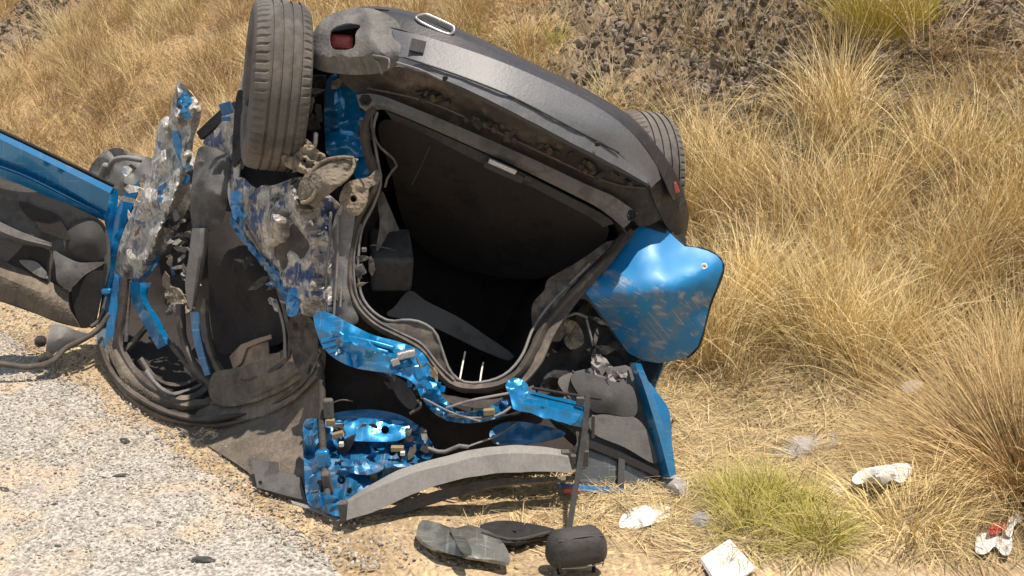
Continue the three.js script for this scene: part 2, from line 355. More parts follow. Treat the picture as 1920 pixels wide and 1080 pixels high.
function plate(points, tris, thick, opt = {}) {                             // a front surface (points face the viewer) made into a sheet with thickness, edges and own uv in metres
  const n = points.length, nor = points.map(() => V(0, 0, 0)), e1 = V(), e2 = V();
  const edge = new Map();
  for (const [a, b, c] of tris) {
    e1.subVectors(points[b], points[a]); e2.subVectors(points[c], points[a]); const f = e1.clone().cross(e2); nor[a].add(f); nor[b].add(f); nor[c].add(f);
    for (const [p, q] of [[a, b], [b, c], [c, a]]) { if (edge.has(q + '_' + p)) edge.delete(q + '_' + p); else edge.set(p + '_' + q, [p, q]); }
  }
  nor.forEach((v) => v.normalize());
  // the sheet's own axes for uv
  const c = V(0, 0, 0), mean = V(0, 0, 0); points.forEach((p) => c.add(p)); c.multiplyScalar(1 / n); nor.forEach((v) => mean.add(v)); mean.normalize();
  const U = opt.uDir ? opt.uDir.clone() : V(1, 0, 0); U.addScaledVector(mean, -U.dot(mean)).normalize(); const W = mean.clone().cross(U);
  const off = opt.uv0 ?? (opt.seed ?? 1) * .37, uvOf = (p) => [(p.x - c.x) * U.x + (p.y - c.y) * U.y + (p.z - c.z) * U.z + off, (p.x - c.x) * W.x + (p.y - c.y) * W.y + (p.z - c.z) * W.z + (opt.uv0 ?? off * 1.7)];
  const pos = [], uv = [];
  const put = (p, w) => { pos.push(p.x, p.y, p.z); uv.push(...(w || uvOf(p))); };
  const back = points.map((p, i) => p.clone().addScaledVector(nor[i], -thick));
  for (const [a, b, d] of tris) { put(points[a]); put(points[b]); put(points[d]); put(back[a]); put(back[d]); put(back[b]); }
  for (const [p, q] of edge.values()) { put(points[p]); put(back[p]); put(points[q]); put(points[q]); put(back[p]); put(back[q]); }
  const g = new THREE.BufferGeometry();
  g.setAttribute('position', new THREE.Float32BufferAttribute(pos, 3)); g.setAttribute('uv', new THREE.Float32BufferAttribute(uv, 2));
  return toCreasedNormals(g, opt.angle ?? .7);
}
function solveTPS(ctrl) {                                                   // smooth distance through control points
  const n = ctrl.length, N = n + 3, A = [];
  const S = 300, phi = (r2) => (r2 < 1e-9 ? 0 : r2 * Math.log(r2));
  for (let i = 0; i < N; i++) A.push(new Float64Array(N + 1));
  for (let i = 0; i < n; i++) {
    for (let j = 0; j < n; j++) { const dx = (ctrl[i][0] - ctrl[j][0]) / S, dy = (ctrl[i][1] - ctrl[j][1]) / S; A[i][j] = phi(dx * dx + dy * dy) + (i === j ? 2e-3 : 0); }
    A[i][n] = A[n][i] = 1; A[i][n + 1] = A[n + 1][i] = ctrl[i][0] / S; A[i][n + 2] = A[n + 2][i] = ctrl[i][1] / S; A[i][N] = ctrl[i][2];
  }
  for (let i = 0; i < N; i++) {
    let p = i; for (let k = i + 1; k < N; k++) if (Math.abs(A[k][i]) > Math.abs(A[p][i])) p = k;
    [A[i], A[p]] = [A[p], A[i]]; if (Math.abs(A[i][i]) < 1e-12) A[i][i] = 1e-12;
    for (let k = 0; k < N; k++) if (k !== i) { const f = A[k][i] / A[i][i]; if (f) for (let m = i; m <= N; m++) A[k][m] -= f * A[i][m]; }
  }
  const w = A.map((r, i) => r[N] / r[i]);
  return (x, y) => { let s = w[n] + w[n + 1] * x / S + w[n + 2] * y / S; for (let i = 0; i < n; i++) { const dx = (x - ctrl[i][0]) / S, dy = (y - ctrl[i][1]) / S; s += w[i] * phi(dx * dx + dy * dy); } return s; };
}
function inside(poly, x, y) { let c = false; for (let i = 0, j = poly.length - 1; i < poly.length; j = i++) if ((poly[i][1] > y) !== (poly[j][1] > y) && x < (poly[j][0] - poly[i][0]) * (y - poly[i][1]) / (poly[j][1] - poly[i][1]) + poly[i][0]) c = !c; return c; }
function delaunay(P) {
  const n = P.length, pts = P.concat([[-9000, -9000], [12000, -9000], [1500, 14000]]), T = [];
  const circ = (a, b, c) => {
    const [ax, ay] = pts[a], bx = pts[b][0] - ax, by = pts[b][1] - ay, cx = pts[c][0] - ax, cy = pts[c][1] - ay, d = 2 * (bx * cy - by * cx);
    if (Math.abs(d) < 1e-9) return { a, b, c, x: 0, y: 0, r: 1e18 };
    const ux = (cy * (bx * bx + by * by) - by * (cx * cx + cy * cy)) / d, uy = (bx * (cx * cx + cy * cy) - cx * (bx * bx + by * by)) / d; return { a, b, c, x: ax + ux, y: ay + uy, r: ux * ux + uy * uy };
  };
  let live = [circ(n, n + 1, n + 2)];
  for (let i = 0; i < n; i++) {
    const [x, y] = pts[i], keep = [], E = new Map();
    for (const t of live) {
      if ((t.x - x) ** 2 + (t.y - y) ** 2 < t.r) for (const [p, q] of [[t.a, t.b], [t.b, t.c], [t.c, t.a]]) { const k = p < q ? p * 65536 + q : q * 65536 + p; if (E.has(k)) E.set(k, null); else E.set(k, [p, q]); }
      else keep.push(t);
    }
    for (const e of E.values()) if (e) keep.push(circ(e[0], e[1], i));
    live = keep;
  }
  return live.filter((t) => t.a < n && t.b < n && t.c < n).map((t) => [t.a, t.b, t.c]);
}
let sheetSeed = 1;
// a bent panel: outline [px, py, distance] plus inner control points; crumple is the fold depth in metres
function panel(outline, o = {}) {
  const seed = o.seed ?? ++sheetSeed, step = o.step ?? 11, r = rng(seed * 977);
  const per = outline.reduce((s, p, i) => s + Math.hypot(p[0] - outline[(i + 1) % outline.length][0], p[1] - outline[(i + 1) % outline.length][1]), 0);
  const depth = solveTPS([...outline, ...(o.inner || [])]);
  const ring = (poly) => {
    if (o.soft === false) { const out = []; poly.forEach((a, i) => { const b = poly[(i + 1) % poly.length], k = Math.max(1, Math.round(Math.hypot(b[0] - a[0], b[1] - a[1]) / step)); for (let j = 0; j < k; j++) out.push([lerp(a[0], b[0], j / k), lerp(a[1], b[1], j / k)]); }); return out; }
    const l = poly.reduce((s, p, i) => s + Math.hypot(p[0] - poly[(i + 1) % poly.length][0], p[1] - poly[(i + 1) % poly.length][1]), 0);
    return spline(poly.map((p) => p.slice(0, 2)), Math.max(8, Math.round(l / step)), true);
  };
  const rag = o.ragged ?? 0, edge = ring(outline).map(([x, y]) => [x + rag * (r() - .5) * 2, y + rag * (r() - .5) * 2]);
  const holes = (o.holes || []).map((h) => (h.length === 3 && !Array.isArray(h[0]) ? Array.from({ length: 10 }, (_, i) => [h[0] + h[2] * Math.cos(i * .628), h[1] + h[2] * Math.sin(i * .628)]) : ring(h)));
  const P = [...edge]; for (const h of holes) P.push(...h);
  const xs = edge.map((p) => p[0]), ys = edge.map((p) => p[1]), rings = P.slice();
  for (let y = Math.min(...ys) + step * .5; y < Math.max(...ys); y += step) for (let x = Math.min(...xs) + step * .5; x < Math.max(...xs); x += step) {
    const a = x + (r() - .5) * step * .7, b = y + (r() - .5) * step * .7;
    if (!inside(edge, a, b) || holes.some((h) => inside(h, a, b)) || rings.some((p) => (p[0] - a) ** 2 + (p[1] - b) ** 2 < step * step * .3)) continue;
    P.push([a, b]);
  }
  const jig = P.map(([x, y], i) => [x + 1e-4 * Math.sin(i * 12.9), y + 1e-4 * Math.cos(i * 7.7)]);
  const tris = delaunay(jig).filter(([a, b, c]) => { const x = (P[a][0] + P[b][0] + P[c][0]) / 3, y = (P[a][1] + P[b][1] + P[c][1]) / 3; return inside(edge, x, y) && !holes.some((h) => inside(h, x, y)); })
    .map(([a, b, c]) => ((P[b][0] - P[a][0]) * (P[c][1] - P[a][1]) - (P[b][1] - P[a][1]) * (P[c][0] - P[a][0]) > 0 ? [a, c, b] : [a, b, c]));
  const amp = o.crumple ?? 0, freq = o.freq ?? 9;
  // explicit folds: [points, height towards the viewer, width]
  const fold = (x, y) => { let s = 0; for (const [L, h, w] of o.folds || []) { let d = 1e9; for (let i = 0; i < L.length - 1; i++) { const [ax, ay] = L[i], bx = L[i + 1][0] - ax, by = L[i + 1][1] - ay, k = clamp(((x - ax) * bx + (y - ay) * by) / (bx * bx + by * by)); d = Math.min(d, Math.hypot(x - ax - bx * k, y - ay - by * k)); } if (d < w) s -= h * (1 - d / w); } return s; };
  const W = P.map(([x, y]) => { const d = depth(x, y) + fold(x, y), p = at(x, y, d); return amp ? at(x, y, d + amp * crease(p, freq, seed) + amp * .35 * noise3(p.x * freq * 1.5, p.y * freq * 1.5, p.z * freq * 1.5 + seed)) : p; });
  return plate(W, tris, o.thick ?? .004, { seed, angle: o.angle, uDir: o.uDir, uv0: o.uv0 });
}
// a moulding lofted through rails, each a list of [px, py, distance]
function loft(rails, o = {}) {
  const seed = o.seed ?? ++sheetSeed, nu = o.nu ?? 40, nv = o.nv ?? 4, R = rails.map((r) => spline(r.map(([x, y, t]) => [...at(x, y, t).toArray()]), nu)), W = [];
  for (let i = 0; i < nu; i++) {
    const col = R.map((r) => r[i]);
    const n = (rails.length - 1) * nv + 1;
    for (let j = 0; j < n; j++) {
      const k = Math.min(rails.length - 2, Math.floor(j / nv)), t = j / nv - k;
      let q; if (o.round) { const g = (x) => col[clamp(x, 0, col.length - 1)], a = g(k - 1), b = g(k), c = g(k + 1), d = g(k + 2); q = b.map((_, m) => .5 * (2 * b[m] + (c[m] - a[m]) * t + (2 * a[m] - 5 * b[m] + 4 * c[m] - d[m]) * t * t + (3 * b[m] - a[m] - 3 * c[m] + d[m]) * t * t * t)); }
      else q = col[k].map((v, m) => lerp(v, col[k + 1][m], t));
      const p = V(...q);
      if (o.crumple) { const s = o.crumple * crease(p, o.freq ?? 9, seed); p.addScaledVector(p.clone().sub(EYE).normalize(), s); p.y += s * .4; }
      W.push(p);
    }
  }
  const n = (rails.length - 1) * nv + 1, tris = [];
  for (let i = 0; i < nu - 1; i++) for (let j = 0; j < n - 1; j++) { const a = i * n + j, b = a + n; tris.push([a, a + 1, b], [b, a + 1, b + 1]); }
  // make the front face the viewer
  const [a, b, c] = tris[Math.floor(tris.length / 2)], f = W[b].clone().sub(W[a]).cross(W[c].clone().sub(W[a]));
  if (f.dot(EYE.clone().sub(W[a])) < 0) tris.forEach((t) => t.reverse());
  return plate(W, tris, o.thick ?? .004, { seed, angle: o.angle ?? .6, uDir: o.uDir });
}
function tube(path, radius, o = {}) {
  const pts = path.map(([x, y, t]) => at(x, y, t)), c = new THREE.CatmullRomCurve3(pts, o.closed || false, 'centripetal');
  const seg = o.seg ?? Math.max(6, Math.round(c.getLength() / .03)), g = new THREE.TubeGeometry(c, seg, radius, o.sides ?? 8, o.closed || false);
  const uv = g.attributes.uv, L = c.getLength(); for (let i = 0; i < uv.count; i++) uv.setXY(i, uv.getX(i) * L + radius * 40, uv.getY(i) * 6.28 * radius);
  if (o.flat) { const p = g.attributes.position; for (let i = 0; i < p.count; i++) { const u = clamp(Math.round(i / ((o.sides ?? 8) + 1)) / seg), q = c.getPointAt(u), v = V().fromBufferAttribute(p, i).sub(q), w = q.clone().sub(EYE).normalize(); v.addScaledVector(w, -v.dot(w) * (1 - o.flat)); p.setXYZ(i, q.x + v.x, q.y + v.y, q.z + v.z); } g.computeVertexNormals(); }
  if (!o.closed) { const caps = [0, 1].map((e) => { const s = new THREE.SphereGeometry(radius, 8, 6); s.translate(...c.getPointAt(e).toArray()); return s.toNonIndexed(); }); return mergeGeometries([g.toNonIndexed(), ...caps]); }
  return g.toNonIndexed();
}
function boxAt(px, py, t, sx, sy, sz, rx = 0, ry = 0, rz = 0, bevel = .15) {
  const g = new RoundedBoxGeometry(sx, sy, sz, 2, Math.min(sx, sy, sz) * bevel); g.rotateX(rx); g.rotateY(ry); g.rotateZ(rz); g.translate(...at(px, py, t).toArray()); return g.index ? g.toNonIndexed() : g;
}
function thing(name, label, category, base, group) { const o = new THREE.Group(); o.name = numbered(name); o.position.copy(base); tag(o, label, category, group); scene.add(o); return o; }
function part(root, name, geos, material, parent = root) {
  let g = Array.isArray(geos) ? (geos.length > 1 ? mergeGeometries(geos) : geos[0]) : geos; if (!g) throw new Error('no geometry ' + name);
  g.translate(-root.position.x, -root.position.y, -root.position.z);
  const m = shadows(new THREE.Mesh(g, material)); m.name = name; parent.add(m); return m;
}

// a flat moulding of given width (in the same units as the path) along a path, raised along its middle
function moulding(path, width, o = {}) {
  const n = o.n ?? Math.max(8, path.length * 4), P = spline(path, n), L = [], C = [], R = [];
  P.forEach((p, i) => {
    const a = P[Math.max(0, i - 1)], b = P[Math.min(n - 1, i + 1)], dx = b[0] - a[0], dy = b[1] - a[1], l = Math.hypot(dx, dy) || 1, w = (typeof width === 'function' ? width(i / (n - 1)) : width) * .5 * (1 + .18 * noise3(p[0] * .03, p[1] * .03, 3));
    L.push([p[0] - dy / l * w, p[1] + dx / l * w, p[2] + (o.slopeL ?? .012)]); R.push([p[0] + dy / l * w, p[1] - dx / l * w, p[2] + (o.slopeR ?? .012)]); C.push([p[0], p[1], p[2] - (o.raise ?? .008)]);
  });
  return loft([L, C, R], { nu: n, nv: 3, thick: o.thick ?? .008, crumple: o.crumple ?? .006, freq: o.freq ?? 12, round: o.round ?? true });
}
// ---------------------------------------------------------------- the overturned car
const car = thing('wrecked_car', 'crushed blue hatchback lying overturned on its roof, tail open', 'car', V(-.2, -.085, -4.0));
const add = (name, geos, m, parent) => (Array.isArray(geos) ? geos.map((g) => part(car, name, g, m, parent))[0] : part(car, name, geos, m, parent));
const rest = (pts, gap = .015) => pts.map(([x, y, t]) => [x, y, Math.min(t, groundT(x, y, gap))]);   // body edges rest on the ground, none lies under it
const flat = (pts, t) => pts.map(([x, y, d]) => [x, y, d ?? t]);

// wheels: tread with grooves and shoulder notches, rim with spokes
function wheelGeometries(R, w, seed) {
  const prof = [];                                                          // [across, radius, groove]
  const h = w / 2; const add2 = (x, r, k = 0) => prof.push([x, r, k]);
  add2(-h * .72, R * .60); add2(-h * .98, R * .68); add2(-h * 1.06, R * .80); add2(-h * 1.02, R * .90); add2(-h * .94, R * .955, 1); add2(-h * .80, R * .982, 2); add2(-h * .62, R * .992, 2);
  for (const g of [-.42, -.08, .26, .58]) { add2(h * (g - .05), R * .998); add2(h * (g - .045), R * .976); add2(h * (g + .045), R * .976); add2(h * (g + .05), R * .998); }
  add2(h * .80, R * .982, 2); add2(h * .94, R * .955, 1); add2(h * 1.02, R * .90); add2(h * 1.06, R * .80); add2(h * .98, R * .68); add2(h * .72, R * .60);
  const n = 240, m = prof.length, pos = [], uv = [], idx = [];
  for (let i = 0; i <= n; i++) {
    const a = i / n * 2 * Math.PI, notch = i % 4 === 0;
    prof.forEach(([x, r, k]) => { const q = r - (k && notch ? .0065 * (k === 2 ? 1 : .8) : 0); pos.push(x, Math.cos(a) * q, Math.sin(a) * q); uv.push(a * R, x + (r < R * .9 ? r : 0)); });
    if (i < n) for (let j = 0; j < m - 1; j++) { const p = i * m + j; idx.push(p, p + 1, p + m, p + 1, p + m + 1, p + m); }
  }
  const g = new THREE.BufferGeometry(); g.setAttribute('position', new THREE.Float32BufferAttribute(pos, 3)); g.setAttribute('uv', new THREE.Float32BufferAttribute(uv, 2)); g.setIndex(idx);
  const tyre = toCreasedNormals(g, .5);
  const bead = new THREE.LatheGeometry([[R * .10, -.02], [R * .50, -.015], [R * .56, h * .55], [R * .62, h * .72], [R * .66, h * .80], [R * .64, h * .62], [R * .58, 0], [R * .60, -h * .75], [R * .64, -h * .78]].map(([a, b]) => new THREE.Vector2(a, b)), 48); bead.rotateZ(Math.PI / 2);
  const sp = []; for (let i = 0; i < 10; i++) { const b = new RoundedBoxGeometry(.03, R * .55, .035, 2, .008); b.translate(-h * .55, R * .33, 0); b.rotateX(i * Math.PI / 5 + (i % 2 ? .12 : -.12)); sp.push(b.index ? b.toNonIndexed() : b); }
  const hub = new THREE.CylinderGeometry(.05, .06, .05, 20).toNonIndexed(); hub.rotateZ(Math.PI / 2); hub.translate(-h * .6, 0, 0);
  const disc = new THREE.CylinderGeometry(R * .42, R * .42, .02, 32).toNonIndexed(); disc.rotateZ(Math.PI / 2); disc.translate(.01, 0, 0);
  const drum = new THREE.CylinderGeometry(R * .30, R * .34, .09, 24).toNonIndexed(); drum.rotateZ(Math.PI / 2); drum.translate(.05, 0, 0);
  return { tyre, rim: mergeGeometries([bead.toNonIndexed(), ...sp, hub]), brake: mergeGeometries([disc, drum]) };
}
function wheel(px, py, t, lean, yaw, spin) {
  const W = wheelGeometries(.325, .205, 1), g = new THREE.Group(); g.name = 'wheel';
  g.position.copy(at(px, py, t)).sub(car.position); g.rotation.set(0, 0, 0); g.rotation.order = 'YZX'; g.rotation.set(spin, yaw, lean); car.add(g);
  for (const [n, geo, m] of [['tyre', W.tyre, M.tyre], ['rim', W.rim, M.rim], ['brake', W.brake, M.grime]]) { const o = shadows(new THREE.Mesh(geo, m)); o.name = n; g.add(o); }
}
wheel(516, 162, 3.80, -.15, .30, .4);
wheel(1192, 344, 4.45, -.12, .25, 1.3);

// rear bumper: lofted from the underside edge round the diffuser to the lip
const bumper = add('rear_bumper', loft([
  [[612, 30, 3.95], [690, 12, 3.92], [800, 30, 3.86], [950, 95, 3.84], [1100, 168, 3.92], [1190, 225, 4.03], [1240, 285, 4.14], [1268, 345, 4.24]],
  [[604, 40, 3.70], [690, 18, 3.66], [800, 40, 3.60], [950, 104, 3.60], [1100, 177, 3.68], [1192, 234, 3.78], [1248, 295, 3.89], [1282, 365, 4.0]],
  [[604, 62, 3.62], [700, 48, 3.58], [800, 70, 3.54], [950, 121, 3.54], [1100, 190, 3.62], [1182, 246, 3.72], [1228, 305, 3.83], [1262, 375, 3.94]],
], { nu: 60, nv: 3, thick: .005, crumple: .004, freq: 5 }), M.bumperBlack);
add('diffuser_panel', loft([
  [[735, 56, 3.56], [800, 69, 3.535], [950, 120, 3.535], [1100, 189, 3.615], [1180, 245, 3.715], [1226, 303, 3.825], [1240, 335, 3.88]],
  [[742, 84, 3.53], [800, 97, 3.50], [950, 152, 3.495], [1100, 224, 3.57], [1165, 262, 3.67], [1212, 318, 3.79], [1228, 345, 3.85]],
  [[748, 106, 3.50], [800, 119, 3.47], [950, 177, 3.465], [1080, 243, 3.54], [1150, 280, 3.64], [1205, 330, 3.76], [1222, 352, 3.83]],
], { nu: 60, nv: 4, thick: .005, round: true }), M.bumper, bumper);
add('diffuser_groove', tube([[760, 108, 3.47], [850, 138, 3.45], [950, 177, 3.455], [1080, 244, 3.53], [1160, 286, 3.64]], .0035), M.bumperBlack, bumper);
add('bumper_lip', loft([
  [[748, 108, 3.495], [800, 121, 3.465], [950, 179, 3.46], [1080, 245, 3.535], [1150, 282, 3.635], [1212, 334, 3.76]],
  [[745, 124, 3.49], [830, 148, 3.45], [950, 204, 3.45], [1080, 272, 3.525], [1150, 308, 3.625], [1215, 345, 3.755]],
  [[760, 132, 3.55], [830, 154, 3.52], [950, 212, 3.52], [1080, 280, 3.59], [1150, 316, 3.69], [1215, 350, 3.80]],
], { nu: 50, nv: 2, thick: .005, crumple: .004, freq: 14 }), M.bumper, bumper);
for (const [x, y, t] of [[835, 147, 3.455], [1120, 270, 3.555]]) add('clip_hole', boxAt(x, y, t - .004, .018, .018, .01, .3, 0, 0, .45), M.black, bumper);
add('parking_sensor_cover', boxAt(783, 87, 3.495, .052, .05, .012, -.6, 0, -.22), M.trimDark, bumper);
// torn left corner with the fog lamp recess
const corner = add('bumper_corner', panel([[574, 92, 3.66], [582, 70, 3.63], [606, 36, 3.62], [650, 17, 3.62], [700, 17, 3.60], [745, 40, 3.57], [752, 75, 3.55], [748, 112, 3.50], [735, 128, 3.52], [700, 139, 3.56], [640, 139, 3.58], [595, 130, 3.62], [577, 110, 3.65]],
  { inner: [[640, 70, 3.55], [690, 90, 3.52], [600, 95, 3.58]], crumple: .013, freq: 7, thick: .006, step: 8, folds: [[[[585, 112], [640, 104], [700, 108], [748, 92]], .02, 22], [[[690, 30], [700, 70], [720, 110]], .018, 20]], holes: [[[620, 58], [648, 44], [676, 48], [667, 62], [662, 90], [622, 90]]] }), M.bumperScuffed);
add('lamp_recess', panel([[612, 40, 3.70], [685, 38, 3.70], [680, 98, 3.70], [612, 98, 3.70]], { crumple: .004 }), M.black, corner);
add('fog_reflector', boxAt(640, 78, 3.645, .085, .052, .035, -.25, 0, -.1, .4), M.red, corner);
add('torn_edge', [tube([[697, 108, 3.52], [710, 122, 3.50], [716, 138, 3.50]], .004), tube([[700, 104, 3.5], [730, 112, 3.47], [728, 128, 3.47]], .004), tube([[745, 118, 3.47], [790, 132, 3.45], [828, 150, 3.45]], .005)], M.sill, corner);
add('bumper_side', loft([
  [[1246, 292, 3.93], [1272, 335, 4.02], [1291, 395, 4.12], [1287, 442, 4.18]],
  [[1225, 305, 3.86], [1252, 350, 3.95], [1275, 410, 4.05], [1278, 446, 4.12]],
  [[1215, 345, 3.84], [1228, 380, 3.92], [1250, 425, 4.02], [1270, 447, 4.10]],
], { nu: 24, nv: 3, thick: .006, round: true }), M.bumperBlack, bumper);
add('side_reflector', boxAt(1264, 352, 3.955, .03, .045, .02, 0, 0, .4), M.red, bumper);
// exhaust trim and the tow bracket on the underside
add('exhaust_trim', tube([[780, 33, 3.60], [783, 30, 3.60], [797, 27, 3.60], [802, 28, 3.60], [846, 48, 3.585], [851, 52, 3.58], [850, 60, 3.575], [844, 64, 3.575], [836, 63, 3.575], [788, 41, 3.585]], .0058, { closed: true, seg: 80 }), M.steel, bumper);
add('exhaust_mouth', panel([[785, 33, 3.625], [800, 30, 3.625], [846, 52, 3.61], [842, 61, 3.60], [790, 40, 3.61]], { soft: false }), M.black, bumper);
add('tow_bracket', boxAt(716, 20, 3.66, .05, .012, .04, 0, 0, -.1), M.black, bumper);

// tail panel between bumper and boot opening
const tail = add('tail_panel', panel([[640, 135, 3.66], [740, 126, 3.62], [835, 152, 3.60], [1000, 232, 3.62], [1150, 308, 3.74], [1222, 345, 3.86], [1245, 400, 3.98], [1205, 425, 4.0], [1170, 400, 3.96], [1050, 335, 3.86], [930, 275, 3.78], [760, 200, 3.72], [685, 178, 3.72], [655, 165, 3.70]],
  { crumple: .012, freq: 12, inner: [[900, 235, 3.74], [1060, 310, 3.82]] }), M.grime);
add('tail_bead', tube([[690, 165, 3.66], [800, 190, 3.66], [950, 255, 3.70], [1100, 325, 3.78], [1165, 348, 3.83], [1210, 352, 3.86]], .0045), M.seal, tail);
{
  const r = rng(77), c = [[], []];
  for (let i = 0; i < 36; i++) { const s = r(), x = lerp(760, 1190, s), y = lerp(150, 335, s) + 6 + r() * 22, t = lerp(3.62, 3.80, s); c[i % 2].push(boxAt(x, y, t, .015 + .04 * r(), .008 + .022 * r(), .02, r() * 2, r() * 2, r() * 3)); }
  add('crumpled_foam', c[0], M.mud, tail); add('crumpled_foam', c[1], M.trimDark, tail);
}
// boot sill trim with its two end brackets
add('boot_sill', loft([
  [[668, 178, 3.66], [700, 176, 3.655], [760, 196, 3.655], [950, 276, 3.71], [1100, 346, 3.80], [1150, 368, 3.85], [1196, 400, 3.92]],
  [[674, 200, 3.655], [706, 196, 3.645], [760, 213, 3.645], [945, 290, 3.70], [1090, 358, 3.79], [1140, 384, 3.84], [1180, 418, 3.90]],
  [[690, 212, 3.68], [716, 205, 3.68], [765, 222, 3.68], [940, 300, 3.735], [1080, 368, 3.82], [1128, 394, 3.87], [1170, 428, 3.93]],
], { nu: 44, nv: 2, thick: .006 }), M.sill);
for (const [x, y, t] of [[685, 188, 3.655], [1184, 404, 3.905]]) { add('sill_bolt', [tube(Array.from({ length: 10 }, (_, i) => [x + 9 * Math.cos(i * .628), y + 9 * Math.sin(i * .628), t - .008]), .006, { closed: true }), boxAt(x, y, t - .004, .022, .022, .01, 0, 0, .5, .4)], M.black); }
add('sill_step', loft([
  [[722, 208, 3.69], [780, 232, 3.69], [900, 285, 3.74], [1010, 340, 3.80], [1130, 402, 3.89], [1150, 420, 3.92]],
  [[735, 225, 3.72], [790, 248, 3.72], [890, 300, 3.77], [1000, 352, 3.83], [1110, 410, 3.91], [1130, 426, 3.94]],
], { nu: 30, nv: 2, thick: .006 }), M.trimDark);
const latch = add('boot_latch', [boxAt(942, 312, 3.70, .115, .022, .02, 0, 0, -.42, .3)], M.steel);
add('latch_plate', [boxAt(945, 322, 3.725, .16, .03, .02, 0, 0, -.42, .2), boxAt(990, 335, 3.73, .03, .02, .02, 0, 0, -.42)], M.trimDark, latch);

// boot cavity
const mouth = [[715, 210], [800, 240], [930, 298], [1060, 362], [1140, 408], [1160, 440], [1120, 482], [1060, 540], [1015, 610], [985, 670], [935, 712], [880, 718], [850, 690], [825, 640], [800, 610], [740, 603], [700, 585], [675, 540], [678, 470], [690, 420], [715, 350], [705, 290], [698, 240]];
{
  const ring = (s, dx, dy, dt) => mouth.map(([x, y]) => { const tf = 3.70 + (x - 700) * .00046; return [900 + (x - 900) * s + dx, 430 + (y - 430) * s + dy, tf + dt]; });
  const rings = [ring(1.05, 0, 0, .03), ring(.98, -6, 4, .3), ring(.86, -20, 10, .75), ring(.80, -32, 16, 1.05)];
  const n = mouth.length * 2, W = [], tris = [];
  rings.forEach((rg) => spline(rg, n, true).forEach(([x, y, t]) => W.push(at(x, y, t))));
  for (let k = 0; k < rings.length - 1; k++) for (let i = 0; i < n; i++) { const a = k * n + i, b = k * n + (i + 1) % n; tris.push([a, a + n, b], [b, a + n, b + n]); }
  const c = W.length; const m = V(0, 0, 0); for (let i = 0; i < n; i++) m.add(W[3 * n + i]); W.push(m.multiplyScalar(1 / n));
  for (let i = 0; i < n; i++) tris.push([3 * n + i, c, 3 * n + (i + 1) % n]);
  add('boot_lining', plate(W, tris, .01, { seed: 3 }), M.cabin);
}
add('load_floor', panel([[722, 225, 3.78], [930, 308, 3.86], [1140, 425, 4.0], [1020, 520, 4.45], [860, 500, 4.6], [770, 440, 4.5], [735, 330, 4.05]], { crumple: .006, freq: 5 }), M.cabin);
add('storage_bin', [boxAt(731, 487, 3.86, .165, .16, .22, .35, .2, -.06, .12)], M.trimDark);
add('carpet_trim', panel([[768, 545, 3.95], [800, 565, 3.96], [860, 595, 4.0], [915, 632, 4.02], [962, 665, 4.02], [955, 676, 4.0], [900, 655, 3.97], [845, 628, 3.93], [815, 615, 3.90], [765, 600, 3.86], [725, 590, 3.83], [740, 575, 3.86]], { crumple: .008, freq: 7 }), M.trim);
add('loose_wire', tube([[772, 345, 3.86], [788, 315, 3.84], [806, 274, 3.82]], .003), M.trimDark);
add('defogger_wire', tube([[862, 712, 3.66], [868, 680, 3.74], [872, 660, 3.8]], .0035), M.paleClip);
add('defogger_wire', tube([[900, 716, 3.66], [903, 695, 3.74], [906, 680, 3.8]], .0035), M.paleClip);
add('torn_lining', panel([[715, 360, 3.70], [728, 385, 3.70], [742, 420, 3.70], [748, 432, 3.70], [730, 435, 3.72], [718, 455, 3.74], [705, 470, 3.74], [712, 420, 3.72], [708, 380, 3.72]], { crumple: .02, freq: 15, step: 7 }), M.trim);
add('lining_clip', [boxAt(683, 468, 3.67, .018, .016, .02), boxAt(678, 505, 3.67, .022, .04, .02, 0, 0, .4)], M.sill);
add('seal_wire', tube([[698, 205, 3.66], [697, 240, 3.66], [712, 275, 3.65], [735, 295, 3.66], [745, 308, 3.66], [728, 330, 3.67], [722, 350, 3.68]], .005), M.seal);

// boot opening weatherstrip and frame
add('boot_seal', moulding([[700, 205, 3.66], [688, 225, 3.66], [684, 262, 3.66], [694, 300, 3.66], [704, 335, 3.67], [690, 372, 3.67], [668, 410, 3.66], [660, 460, 3.655], [655, 510, 3.65], [660, 556, 3.645], [680, 588, 3.64], [712, 614, 3.63], [752, 634, 3.62], [790, 656, 3.62], [815, 688, 3.62], [838, 714, 3.62], [865, 727, 3.62], [905, 728, 3.63], [945, 718, 3.65], [978, 692, 3.68], [1003, 650, 3.73], [1022, 610, 3.77], [1052, 572, 3.82], [1095, 528, 3.88], [1140, 482, 3.95], [1172, 440, 3.97]], 17, { raise: .016, n: 90, crumple: .004 }), M.seal);
add('boot_seal_bead', moulding([[676, 420, 3.655], [664, 470, 3.65], [663, 520, 3.645], [672, 562, 3.64], [700, 596, 3.63], [745, 622, 3.62], [790, 645, 3.615], [822, 685, 3.615], [850, 712, 3.615]], 6, { raise: .006 }), M.sill);
add('boot_seal_lip', tube([[707, 212, 3.67], [700, 240, 3.67], [708, 300, 3.675], [714, 340, 3.68], [700, 385, 3.685], [678, 430, 3.68], [672, 500, 3.67], [678, 555, 3.66], [700, 585, 3.655], [730, 602, 3.65], [763, 600, 3.64], [790, 605, 3.64], [815, 622, 3.64], [828, 655, 3.64], [845, 698, 3.64], [868, 716, 3.64], [915, 715, 3.65], [950, 700, 3.67], [978, 668, 3.70], [1000, 615, 3.76], [1030, 572, 3.81], [1075, 525, 3.87], [1130, 470, 3.95]], .006), M.sill);
